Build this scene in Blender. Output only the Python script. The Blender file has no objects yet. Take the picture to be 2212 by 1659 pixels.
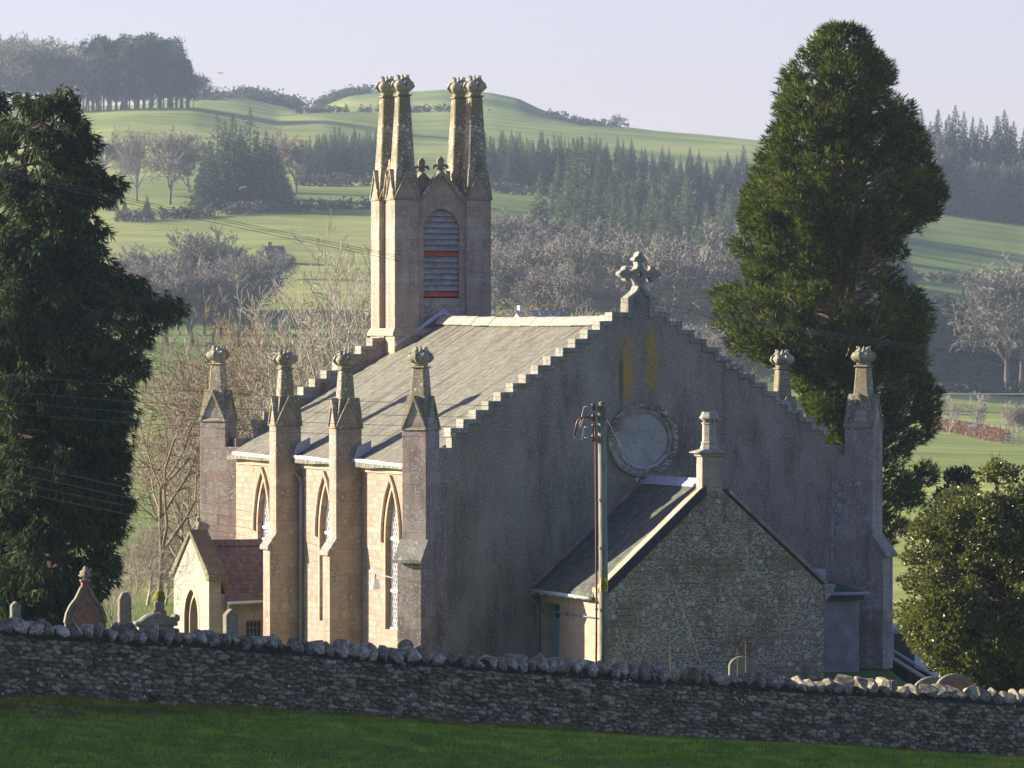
import bpy, bmesh, math, random
import numpy as np
from mathutils import Vector, Matrix
R = math.radians
rng = np.random.default_rng(7)
random.seed(7)
sc = bpy.context.scene
col = sc.collection

# ---------------------------------------------------------------- camera
# the camera stands on a slope above a churchyard; all heights are relative to its eye
FPX = 14545.0                      # focal length, in pixels of a 2212 px wide picture
PITCH = 0.00836
cam_d = bpy.data.cameras.new('camera'); cam = bpy.data.objects.new('camera', cam_d); col.objects.link(cam)
cam.location = (0, 0, 0); cam.rotation_euler = (math.pi/2 - PITCH, 0, 0)
cam_d.sensor_width = 36; cam_d.lens = 36*FPX/2212
cam_d.clip_start = 1; cam_d.clip_end = 30000
cam_d.dof.use_dof = True; cam_d.dof.focus_distance = 214; cam_d.dof.aperture_fstop = 7.0
sc.camera = cam

# ---------------------------------------------------------------- light
SUN_AZ = R(167)                    # direction towards the sun, mathematical angle in the ground plane
SUN_EL = R(17.5)
sun_dir = Vector((math.cos(SUN_AZ)*math.cos(SUN_EL), math.sin(SUN_AZ)*math.cos(SUN_EL), math.sin(SUN_EL)))
sd = bpy.data.lights.new('sun', 'SUN'); sun = bpy.data.objects.new('sun', sd); col.objects.link(sun)
sd.energy = 5.0; sd.angle = R(0.5); sd.color = (1.0, 0.90, 0.74)
sun.rotation_euler = sun_dir.to_track_quat('Z', 'Y').to_euler()
w = bpy.data.worlds.new('World'); sc.world = w; w.use_nodes = True
wn = w.node_tree
bg = wn.nodes['Background']
sky = wn.nodes.new('ShaderNodeTexSky'); sky.sky_type = 'NISHITA'; sky.sun_disc = False
sky.sun_elevation = SUN_EL; sky.sun_rotation = math.pi/2 - SUN_AZ
sky.altitude = 150; sky.air_density = 1.0; sky.dust_density = 0.8; sky.ozone_density = 4.0
tint = wn.nodes.new('ShaderNodeMix'); tint.data_type = 'RGBA'; tint.blend_type = 'MULTIPLY'; tint.inputs[0].default_value = 1
tint.inputs[7].default_value = (1.0, .765, .925, 1)      # the lavender of a hazy winter sky
wn.links.new(sky.outputs[0], tint.inputs[6]); wn.links.new(tint.outputs[2], bg.inputs[0]); bg.inputs[1].default_value = 0.086
sc.view_settings.view_transform = 'Standard'; sc.view_settings.look = 'None'
sc.view_settings.exposure = 1.45; sc.view_settings.gamma = 1
sc.view_settings.use_curve_mapping = False
cy = sc.cycles
cy.max_bounces = 6; cy.diffuse_bounces = 3; cy.glossy_bounces = 2; cy.transmission_bounces = 3
cy.volume_bounces = 1; cy.transparent_max_bounces = 6; cy.caustics_reflective = False; cy.caustics_refractive = False
cy.sample_clamp_indirect = 4

def P(px, py, D):
    """point at distance D along the view axis, seen at (px, py) of a 2212 x 1659 picture"""
    a = (px-1106)/FPX; b = -(py-829.5)/FPX
    dy = math.cos(PITCH) + b*math.sin(PITCH); dz = -math.sin(PITCH) + b*math.cos(PITCH)
    return Vector((a*D/dy, D, dz*D/dy))

# ---------------------------------------------------------------- object helpers
def tag(o, label=None, cat=None, group=None, kind=None):
    if label: o['label'] = label
    if cat: o['category'] = cat
    if group: o['group'] = group
    if kind: o['kind'] = kind
    return o
def empty(name, loc=(0,0,0), rz=0, parent=None):
    o = bpy.data.objects.new(name, None); col.objects.link(o)
    o.location = loc; o.rotation_euler = (0,0,rz); o.empty_display_size = .3
    if parent: o.parent = parent
    return o
def copy_tree(o, parent=None):
    c = o.copy(); col.objects.link(c)
    c.parent = parent
    for ch in list(o.children): copy_tree(ch, c)
    return c
def np_mesh(name, verts, faces_flat, k, mat, parent=None, smooth=False, loc=None, rz=0):
    """fast mesh out of arrays: faces_flat = indices, k corners per face"""
    me = bpy.data.meshes.new(name)
    verts = np.asarray(verts, dtype=np.float32).reshape(-1,3); ff = np.asarray(faces_flat, dtype=np.int32).ravel()
    n = len(ff)//k
    me.vertices.add(len(verts)); me.vertices.foreach_set('co', verts.ravel())
    me.loops.add(len(ff)); me.loops.foreach_set('vertex_index', ff)
    me.polygons.add(n); me.polygons.foreach_set('loop_start', np.arange(0, n*k, k, dtype=np.int32))
    me.polygons.foreach_set('loop_total', np.full(n, k, dtype=np.int32))
    if smooth: me.polygons.foreach_set('use_smooth', np.ones(n, dtype=bool))
    me.update(calc_edges=True)
    me.materials.append(mat)
    o = bpy.data.objects.new(name, me); col.objects.link(o)
    if parent: o.parent = parent
    if loc is not None: o.location = loc
    o.rotation_euler = (0,0,rz)
    return o

class MB:
    """collects shapes and links them as one mesh object"""
    def __init__(s): s.v = []; s.f = []; s.sm = []
    def add(s, vs, fs, smooth=False):
        b = len(s.v); s.v += [tuple(v) for v in vs]
        for f in fs: s.f.append([b+i for i in f]); s.sm.append(smooth)
        return s
    def box(s, x0, x1, y0, y1, z0, z1):
        return s.add([(x0,y0,z0),(x1,y0,z0),(x1,y1,z0),(x0,y1,z0),(x0,y0,z1),(x1,y0,z1),(x1,y1,z1),(x0,y1,z1)],
              [(0,3,2,1),(4,5,6,7),(0,1,5,4),(1,2,6,5),(2,3,7,6),(3,0,4,7)])
    def prism(s, pts, plane, a, b):
        n = len(pts)
        def c(p, t):
            if plane == 'xz': return (p[0], t, p[1])
            if plane == 'yz': return (t, p[0], p[1])
            return (p[0], p[1], t)
        vs = [c(p, a) for p in pts] + [c(p, b) for p in pts]
        fs = [list(range(n)), list(range(2*n-1, n-1, -1))] + [[i, i+n, (i+1) % n + n, (i+1) % n] for i in range(n)]
        return s.add(vs, fs)
    def ring(s, outer, inner, plane, a, b, closed=False):
        """strip between two paths of equal length, extruded"""
        n = len(outer)
        for i in range(n if closed else n-1):
            j = (i+1) % n
            s.prism([outer[i], outer[j], inner[j], inner[i]], plane, a, b)
        return s
    def frustum(s, cx, cy, z0, z1, a0, b0, a1, b1, rot=0):
        vs = []
        for z, a, b in ((z0,a0,b0),(z1,a1,b1)):
            for sx, sy in ((-1,-1),(1,-1),(1,1),(-1,1)):
                x, y = sx*a/2, sy*b/2
                vs.append((cx+x*math.cos(rot)-y*math.sin(rot), cy+x*math.sin(rot)+y*math.cos(rot), z))
        return s.add(vs, [(0,3,2,1),(4,5,6,7),(0,1,5,4),(1,2,6,5),(2,3,7,6),(3,0,4,7)])
    def lathe(s, prof, n=16, cx=0, cy=0, mod=None, smooth=True, rot=0):
        vs = []; fs = []
        for r, z in prof:
            for k in range(n):
                t = 2*math.pi*k/n+rot; rr = r*(mod(t, z) if mod else 1)
                vs.append((cx+rr*math.cos(t), cy+rr*math.sin(t), z))
        m = len(prof)
        for i in range(m-1):
            for k in range(n): fs.append((i*n+k, i*n+(k+1) % n, (i+1)*n+(k+1) % n, (i+1)*n+k))
        fs.append(list(range(n))[::-1]); fs.append([(m-1)*n+k for k in range(n)])
        return s.add(vs, fs, smooth)
    def tube(s, pts, rad, n=6, smooth=True):
        pts = [Vector(p) for p in pts]; m = len(pts)
        if not hasattr(rad, '__len__'): rad = [rad]*m
        vs = []; fs = []; up = Vector((0.13,0.31,0.94))
        for i, p in enumerate(pts):
            d = (pts[min(i+1,m-1)]-pts[max(i-1,0)])
            if d.length < 1e-9: d = Vector((0,0,1))
            d.normalize(); a = d.cross(up)
            if a.length < .05: a = d.cross(Vector((1,0,0)))
            a.normalize(); b = d.cross(a)
            for k in range(n):
                t = 2*math.pi*k/n; vs.append(p + (a*math.cos(t)+b*math.sin(t))*rad[i])
        for i in range(m-1):
            for k in range(n): fs.append((i*n+k, i*n+(k+1) % n, (i+1)*n+(k+1) % n, (i+1)*n+k))
        fs.append(list(range(n))[::-1]); fs.append([(m-1)*n+k for k in range(n)])
        return s.add(vs, fs, smooth)
    def build(s, name, mat, parent=None, loc=None, rz=0, bevel=0, recalc=True):
        me = bpy.data.meshes.new(name); me.from_pydata(s.v, [], s.f)
        for p, q in zip(me.polygons, s.sm): p.use_smooth = q
        if recalc:
            bm = bmesh.new(); bm.from_mesh(me); bmesh.ops.recalc_face_normals(bm, faces=bm.faces); bm.to_mesh(me); bm.free()
        me.materials.append(mat)
        o = bpy.data.objects.new(name, me); col.objects.link(o)
        if parent: o.parent = parent
        if loc is not None: o.location = loc
        o.rotation_euler = (0,0,rz)
        if bevel:
            m = o.modifiers.new('bevel', 'BEVEL'); m.width = bevel; m.segments = 1; m.limit_method = 'ANGLE'
        return o

# ---------------------------------------------------------------- material helpers
class NT:
    def __init__(s, name):
        s.m = bpy.data.materials.new(name); s.m.use_nodes = True
        s.t = s.m.node_tree; s.b = s.t.nodes['Principled BSDF']; s.b.inputs['Roughness'].default_value = .9
        s.b.inputs['Specular IOR Level'].default_value = .25
        s.tc = s.t.nodes.new('ShaderNodeTexCoord'); s.obj = s.tc.outputs['Object']
    def new(s, typ, **kw):
        n = s.t.nodes.new(typ)
        for k, v in kw.items(): setattr(n, k, v)
        return n
    def link(s, a, b): s.t.links.new(a, b)
    def put(s, inp, v):
        if hasattr(v, 'is_linked') or hasattr(v, 'links'): s.link(v, inp)
        elif isinstance(v, tuple) and len(v) == 3 and inp.type == 'RGBA': inp.default_value = (*v, 1)
        else: inp.default_value = v
    def math(s, op, a, b=0.0, c=None, clamp=False):
        n = s.new('ShaderNodeMath', operation=op, use_clamp=clamp); s.put(n.inputs[0], a); s.put(n.inputs[1], b)
        if c is not None: s.put(n.inputs[2], c)
        return n.outputs[0]
    def mapping(s, vec, scale=(1,1,1), loc=(0,0,0), rot=(0,0,0)):
        n = s.new('ShaderNodeMapping'); s.link(vec, n.inputs[0]); n.inputs['Scale'].default_value = scale
        n.inputs['Location'].default_value = loc; n.inputs['Rotation'].default_value = rot
        return n.outputs[0]
    def noise(s, vec, scale, detail=3, rough=.55, out=0):
        n = s.new('ShaderNodeTexNoise'); s.link(vec, n.inputs['Vector']); n.inputs['Scale'].default_value = scale
        n.inputs['Detail'].default_value = detail; n.inputs['Roughness'].default_value = rough
        return n.outputs[out]
    def voro(s, vec, scale, feature='F1', out='Distance', rand=1):
        n = s.new('ShaderNodeTexVoronoi', feature=feature); s.link(vec, n.inputs['Vector']); n.inputs['Scale'].default_value = scale
        n.inputs['Randomness'].default_value = rand
        return n.outputs[out]
    def ramp(s, fac, stops, interp='LINEAR'):
        n = s.new('ShaderNodeValToRGB'); s.link(fac, n.inputs[0]); e = n.color_ramp.elements
        n.color_ramp.interpolation = interp
        while len(e) < len(stops): e.new(.5)
        for i, (p, c) in enumerate(stops):
            e[i].position = p
            e[i].color = (c, c, c, 1) if not isinstance(c, tuple) else (*c, 1)
        return n.outputs[0]
    def mix(s, f, a, b, blend='MIX'):
        n = s.new('ShaderNodeMix', data_type='RGBA', blend_type=blend)
        s.put(n.inputs[0], f); s.put(n.inputs[6], a); s.put(n.inputs[7], b)
        return n.outputs[2]
    def sep(s, vec):
        n = s.new('ShaderNodeSeparateXYZ'); s.link(vec, n.inputs[0]); return n.outputs
    def comb(s, x, y, z=0.0):
        n = s.new('ShaderNodeCombineXYZ'); s.put(n.inputs[0], x); s.put(n.inputs[1], y); s.put(n.inputs[2], z); return n.outputs[0]
    def bump(s, h, strength=.5, dist=.02, prev=None):
        n = s.new('ShaderNodeBump'); n.inputs['Strength'].default_value = strength; n.inputs['Distance'].default_value = dist
        s.link(h, n.inputs['Height'])
        if prev is not None: s.link(prev, n.inputs['Normal'])
        s.link(n.outputs[0], s.b.inputs['Normal']); return n.outputs[0]
    def color(s, c): s.put(s.b.inputs['Base Color'], c); return s

def plain(name, c, rough=.7, metal=0, spec=.3, var=.12, nscale=3.0):
    n = NT(name); f = n.noise(n.obj, nscale, 4)
    a = tuple(x*(1-var) for x in c); b = tuple(min(1, x*(1+var)) for x in c)
    n.color(n.ramp(f, [(.3, a), (.7, b)])); n.b.inputs['Roughness'].default_value = rough
    n.b.inputs['Metallic'].default_value = metal; n.b.inputs['Specular IOR Level'].default_value = spec
    return n.m

def stone(name, cols, bw=.7, bh=.33, mortar=.012, mcol=(.16,.14,.12), lichen=.5, lscale=9, lcol=(.42,.43,.38), big=0.0,
          dirt=.5, dcol=(.07,.06,.055), orange=0.0, bump=.5, rough_blocks=0.0, msmooth=.1):
    """squared masonry: blocks of differing tone, joints, weathering streaks, round lichen spots"""
    n = NT(name); x, y, z = n.sep(n.obj)
    wob = n.noise(n.obj, 2.3, 3); wv = n.math('MULTIPLY', n.math('SUBTRACT', wob, .5), .05+rough_blocks*.16)
    vec = n.comb(n.math('ADD', n.math('ADD', x, y), wv), n.math('ADD', z, wv))
    br = n.new('ShaderNodeTexBrick'); n.link(vec, br.inputs['Vector']); br.offset = .43; br.squash = .8; br.squash_frequency = 3
    for k, v in (('Scale', 1), ('Mortar Size', mortar), ('Mortar Smooth', msmooth), ('Bias', 0), ('Brick Width', bw), ('Row Height', bh)):
        br.inputs[k].default_value = v
    br.inputs['Color1'].default_value = (0,0,0,1); br.inputs['Color2'].default_value = (1,1,1,1)
    tone = n.ramp(br.outputs['Color'], [(i/(len(cols)-1), c) for i, c in enumerate(cols)])
    patch = n.noise(n.obj, .9, 4); tone = n.mix(n.math('MULTIPLY', patch, .8), tone, n.ramp(n.noise(n.obj, 3.1, 5), [(.35, cols[0]), (.65, cols[-1])]))
    tone = n.mix(.5, tone, n.ramp(n.noise(n.obj, 24, 4), [(.3, .55), (.7, 1.35)]), 'MULTIPLY')
    c = n.mix(br.outputs['Fac'], tone, mcol)
    st = n.noise(n.mapping(n.obj, (1.6,1.6,.28)), 1.4, 5, .6)
    c = n.mix(n.math('MULTIPLY', n.ramp(st, [(.45, 0.0), (.72, 1.0)]), dirt), c, dcol)
    if orange > 0:
        om = n.ramp(n.noise(n.mapping(n.obj, (1,1,.7)), 3.2, 6, .7), [(.60, 0.0), (.68, 1.0)])
        c = n.mix(n.math('MULTIPLY', om, orange), c, (.30,.20,.035))
    if lichen > 0:
        wv3 = n.new('ShaderNodeVectorMath', operation='MULTIPLY_ADD'); n.link(n.noise(n.obj, 7, 3, out=1), wv3.inputs[0]); wv3.inputs[1].default_value = (.09,.09,.09); n.link(n.obj, wv3.inputs[2])
        wob3 = wv3.outputs[0]; pm = n.noise(n.obj, 1.1, 4, .65); m1 = None
        for sc_, off in ((lscale*.62, .03), (lscale*1.25, 0.0), (lscale*2.4, -.05)):
            vd = n.voro(wob3, sc_); cc = n.sep(n.voro(wob3, sc_, out='Color')); vr = cc[0]
            rad = n.math('MULTIPLY_ADD', cc[1], .26, .10); spot = n.math('MULTIPLY', n.math('SUBTRACT', rad, vd), 14.0, clamp=True)
            gate = n.math('GREATER_THAN', n.math('ADD', n.math('MULTIPLY', vr, .55), n.math('MULTIPLY', pm, .95)), 1.10 + off - .42*lichen)
            q = n.math('MULTIPLY', spot, gate); m1 = q if m1 is None else n.math('MAXIMUM', m1, q)
        crust = n.ramp(n.noise(n.mapping(n.obj, (1,1,1.8)), 9, 7, .72), [(.60-.10*lichen, 0.0), (.625-.10*lichen, 1.0)])
        m2 = n.math('MULTIPLY', crust, n.ramp(pm, [(.60-.2*lichen-big*.15, 0.0), (.78-.2*lichen-big*.15, 1.0)]))
        m = n.math('MAXIMUM', m1, n.math('MULTIPLY', m2, .9))
        lc = n.mix(n.noise(n.obj, 5, 2), lcol, tuple(q*.62 for q in lcol))
        c = n.mix(n.math('MULTIPLY', m, .9), c, lc)
    if bw > 8:
        oi = n.new('ShaderNodeObjectInfo'); c = n.mix(.8, c, n.ramp(oi.outputs['Random'], [(0,.65),(.5,1.0),(1,1.5)]), 'MULTIPLY')
    n.color(c)
    h = n.math('ADD', n.math('MULTIPLY', n.math('SUBTRACT', 1.0, br.outputs['Fac']), .6), n.math('MULTIPLY', n.noise(n.obj, 16, 5, .6), .6+rough_blocks))
    n.bump(h, bump, .02)
    return n.m

M = {}
M['ashlar'] = stone('pink_grey_ashlar', [(.31,.235,.165),(.42,.35,.26),(.33,.25,.185),(.47,.41,.32),(.28,.20,.15)], bw=.82, bh=.38, mortar=.005, mcol=(.20,.16,.125), lichen=.6, lscale=6.5, lcol=(.46,.46,.40), big=.3, dirt=.55, dcol=(.085,.065,.05))
M['pier'] = stone('corner_pier_ashlar', [(.27,.19,.15),(.40,.34,.27),(.31,.22,.18),(.45,.40,.32),(.24,.16,.125)], bw=.75, bh=.38, mortar=.005, mcol=(.18,.15,.125), lichen=.85, lscale=5, lcol=(.46,.46,.43), big=.25, dirt=.7, orange=.15)
M['clean_ashlar'] = stone('buff_ashlar', [(.37,.25,.16),(.47,.36,.24),(.42,.30,.20),(.50,.41,.30)], bw=.8, bh=.36, mortar=.006, mcol=(.30,.24,.17), lichen=.1, dirt=.22, dcol=(.16,.12,.09), bump=.3)
M['rubble'] = stone('squared_pink_rubble', [(.29,.18,.125),(.45,.365,.275),(.35,.225,.165),(.50,.42,.325),(.34,.255,.19),(.41,.28,.20)], bw=.34, bh=.19, mortar=.014, mcol=(.30,.23,.165), lichen=.15, dirt=.3, dcol=(.2,.15,.1), bump=1, rough_blocks=.9)
M['vestry'] = stone('lichened_vestry_rubble', [(.17,.11,.055),(.27,.185,.10),(.21,.14,.075),(.32,.23,.13)], bw=.42, bh=.19, mortar=.012, mcol=(.10,.085,.06), lichen=1.0, lscale=6.5, lcol=(.58,.56,.44), big=.25, dirt=.5, bump=.9, rough_blocks=.5)
M['cope'] = stone('lichened_cope_stone', [(.19,.18,.14),(.27,.26,.20)], bw=3, bh=3, mortar=0, lichen=.9, lscale=8, lcol=(.52,.51,.44), dirt=.45, orange=.35, bump=.6)
M['spire'] = stone('mossy_spire_stone', [(.20,.165,.09),(.30,.255,.165)], bw=1.4, bh=.9, mortar=.004, mcol=(.16,.14,.1), lichen=.8, lscale=8, lcol=(.62,.61,.52), dirt=.7, dcol=(.07,.07,.03), orange=.7, bump=.6)
M['crown'] = stone('weathered_finial_stone', [(.28,.25,.15),(.40,.37,.26)], bw=3, bh=3, mortar=0, lichen=.8, lscale=9, lcol=(.55,.55,.47), dirt=.7, dcol=(.09,.085,.03), orange=.6, bump=.8)
M['porch'] = stone('pale_porch_stone', [(.29,.26,.21),(.42,.385,.325),(.34,.305,.25)], bw=.34, bh=.16, mortar=.016, mcol=(.33,.29,.22), lichen=.25, dirt=.25, dcol=(.16,.15,.11), bump=.8, rough_blocks=.5)
M['moss'] = stone('mossy_roof_stone', [(.13,.12,.06),(.18,.16,.08)], bw=.6, bh=.3, mortar=.01, lichen=.5, lcol=(.36,.38,.30), dirt=.4, orange=.4, bump=1)
M['grave'] = stone('mossy_gravestone', [(.20,.17,.12),(.28,.25,.18)], bw=4, bh=4, mortar=0, lichen=.5, lscale=12, lcol=(.40,.42,.35), dirt=.6, dcol=(.07,.08,.035), orange=.3, bump=.7)
M['redgrave'] = plain('red_sandstone_memorial', (.28,.13,.075), .8, var=.3, nscale=8)
M['coping'] = stone('rough_coping_boulder', [(.12,.10,.06),(.38,.335,.225)], bw=9, bh=9, mortar=0, lichen=1.0, lscale=5, lcol=(.66,.61,.47), dirt=.8, dcol=(.045,.042,.03), orange=.15, bump=1.0)
M['ridgecap'] = plain('pale_ridge_stone', (.33,.30,.235), .85, var=.22, nscale=5)
M['lead'] = plain('lead_sheet', (.36,.37,.42), .5, var=.12)
M['gutter'] = plain('white_gutter_paint', (.6,.6,.6), .4, var=.05)
M['pipe'] = plain('grey_pipe_paint', (.22,.25,.29), .45, var=.08)
M['white'] = plain('white_frame_paint', (.8,.8,.78), .5, var=.03)
M['teal'] = plain('pale_teal_door_paint', (.16,.36,.35), .5, var=.06)
M['glass'] = plain('dark_window_glass', (.05,.06,.07), .12, spec=.8, var=.1)
M['rosepane'] = plain('dusty_leaded_glass', (.25,.265,.235), .32, spec=.6, var=.3, nscale=1.6)
M['leading'] = plain('window_lead', (.2,.21,.21), .6)
M['slat'] = plain('weathered_grey_louvre', (.30,.29,.27), .8, var=.3, nscale=5)
M['redslat'] = plain('red_primed_louvre', (.42,.10,.045), .7, var=.15)
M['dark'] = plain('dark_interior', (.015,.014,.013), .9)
M['black'] = plain('black_painted_board', (.02,.02,.022), .6)
M['bark'] = plain('brown_bark', (.10,.075,.05), .95, var=.3, nscale=4)
M['tan'] = plain('tan_limb_bark', (.26,.19,.11), .95, var=.3, nscale=4)

# harled gable: grey render with rain streaks, pink tone to the right, orange lichen below the cross and round the window
def harl():
    n = NT('grey_harl_render'); x, y, z = n.sep(n.obj)
    base = n.ramp(n.noise(n.obj, .55, 4), [(.3, (.20,.185,.135)), (.7, (.30,.275,.205))])
    side = n.math('MULTIPLY', n.math('SUBTRACT', x, 5.5), .22, clamp=True)
    base = n.mix(side, base, n.ramp(n.noise(n.obj, .8, 5), [(.3, (.215,.165,.13)), (.7, (.32,.25,.20))]))
    streak = n.noise(n.mapping(n.obj, (1.3,1.3,.30)), .8, 8, .7)
    base = n.mix(n.math('MULTIPLY', n.ramp(streak, [(.46,0.0),(.62,1.0)]), .8), base, (.095,.09,.065))
    pale = n.noise(n.mapping(n.obj, (1.1,1.1,.6), loc=(4,2,8)), .7, 8, .7)
    base = n.mix(n.math('MULTIPLY', n.ramp(pale, [(.46,0.0),(.66,1.0)]), .55), base, (.36,.33,.26))
    speck = n.noise(n.obj, 15, 4, .75)
    base = n.mix(n.ramp(speck, [(.54,0.0),(.64,.8)]), base, (.50,.46,.38))
    base = n.mix(n.ramp(n.noise(n.obj, 17, 3, .7), [(.36,.75),(.46,0.0)]), base, (.09,.085,.075))
    # lichen streaks washed down from the cross
    for cx, w_, top, bot in ((6.13,.16,10.9,8.5),(6.98,.15,11.2,8.9)):
        dx = n.math('ABSOLUTE', n.math('SUBTRACT', x, cx))
        m = n.math('SUBTRACT', 1.0, n.math('DIVIDE', dx, w_*2.0), clamp=True)
        zz = n.math('MULTIPLY', n.math('MULTIPLY', n.math('SUBTRACT', z, bot), 2.5, clamp=True), n.math('MULTIPLY', n.math('SUBTRACT', top, z), 1.2, clamp=True))
        nz_ = n.ramp(n.noise(n.mapping(n.obj, (1,1,.55)), 6.5, 6, .7), [(.43,0.0),(.56,1.0)])
        m = n.math('MULTIPLY', n.math('MULTIPLY', m, zz), nz_)
        base = n.mix(n.math('MULTIPLY', m, 1.7, clamp=True), base, (.44,.26,.03))
    dx = n.math('ABSOLUTE', n.math('SUBTRACT', x, 5.93))
    m = n.math('MULTIPLY', n.math('SUBTRACT', 1.0, n.math('DIVIDE', dx, .12), clamp=True), n.math('MULTIPLY', n.math('MULTIPLY', n.math('SUBTRACT', z, 8.2), 1.5, clamp=True), n.math('MULTIPLY', n.math('SUBTRACT', 10.4, z), 1.5, clamp=True)))
    base = n.mix(n.math('MULTIPLY', m, .8), base, (.035,.037,.04))
    n.color(base)
    n.bump(n.noise(n.obj, 26, 4, .7), .7, .02)
    return n.m
M['harl'] = harl()

def slate(name, axis, cols, w_=.35, h_=.22, lich=(.50,.47,.39), lf=.6, streakcol=(.20,.11,.105), sf=.5, ang=0.0):
    """slates laid in rows; axis 'y' = courses run along y and the slope climbs with x, 'x' = the other way"""
    n = NT(name); x, y, z = n.sep(n.obj)
    along, up = (y, x) if axis == 'y' else (x, y)
    wob = n.math('MULTIPLY', n.noise(n.obj, 1.7, 3), .06)
    vec = n.comb(along, n.math('ADD', n.math('MULTIPLY', up, 1.18), wob))
    br = n.new('ShaderNodeTexBrick'); n.link(vec, br.inputs['Vector'])
    for k, v in (('Scale', 1), ('Mortar Size', .012), ('Mortar Smooth', .6), ('Bias', 0), ('Brick Width', w_), ('Row Height', h_)):
        br.inputs[k].default_value = v
    br.inputs['Color1'].default_value = (0,0,0,1); br.inputs['Color2'].default_value = (1,1,1,1)
    c = n.ramp(br.outputs['Color'], [(i/(len(cols)-1), q) for i, q in enumerate(cols)])
    lm = n.noise(n.obj, 3.5, 6, .7); c = n.mix(n.ramp(lm, [(.42-.25*lf, 0.0), (.72-.25*lf, .85)]), c, lich)
    sv = n.comb(n.math('MULTIPLY', along, 1.7), n.math('MULTIPLY', up, .13))
    c = n.mix(n.math('MULTIPLY', n.ramp(n.noise(sv, 1.6, 5, .65), [(.50,0.0),(.66,1.0)]), sf), c, streakcol)
    c = n.mix(.8, c, n.ramp(n.noise(n.comb(n.math('MULTIPLY', along, 1.2), up), 4, 7, .78), [(.34,.45),(.66,1.5)]), 'MULTIPLY')
    c = n.mix(n.math('MULTIPLY', br.outputs['Fac'], .32), c, tuple(q*.35 for q in cols[0]))
    n.color(c); n.b.inputs['Roughness'].default_value = .8
    # each course is a little higher at its lower edge
    row = n.math('FRACT', n.math('DIVIDE', n.math('ADD', n.math('MULTIPLY', up, 1.18), wob), h_))
    h = n.math('ADD', n.math('MULTIPLY', n.math('SUBTRACT', 1.0, row), .5), n.math('ADD', n.math('MULTIPLY', n.math('SUBTRACT', 1.0, br.outputs['Fac']), .4), n.math('MULTIPLY', br.outputs['Color'], .25)))
    n.bump(h, .45, .03)
    return n.m
M['roof'] = slate('lichened_church_slate', 'y', [(.085,.08,.06),(.15,.138,.10),(.115,.105,.078)], .3, .24, lich=(.205,.205,.145), lf=.7, streakcol=(.075,.05,.042), sf=.9)
M['vroof'] = slate('dark_vestry_slate', 'y', [(.040,.043,.036),(.075,.080,.065),(.055,.06,.05)], .33, .25, lich=(.14,.145,.105), lf=.45, streakcol=(.02,.02,.02), sf=.6)
M['proof'] = slate('purple_porch_tile', 'x', [(.085,.055,.055),(.15,.10,.10),(.11,.075,.075)], .26, .19, lich=(.17,.13,.12), lf=.25, streakcol=(.04,.03,.03), sf=.4)
M['felt'] = plain('green_mineral_felt', (.03,.055,.035), .95, var=.25, nscale=7)
M['leanwall'] = plain('blue_grey_cement_render', (.21,.205,.195), .95, var=.28, nscale=2.2)
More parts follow.
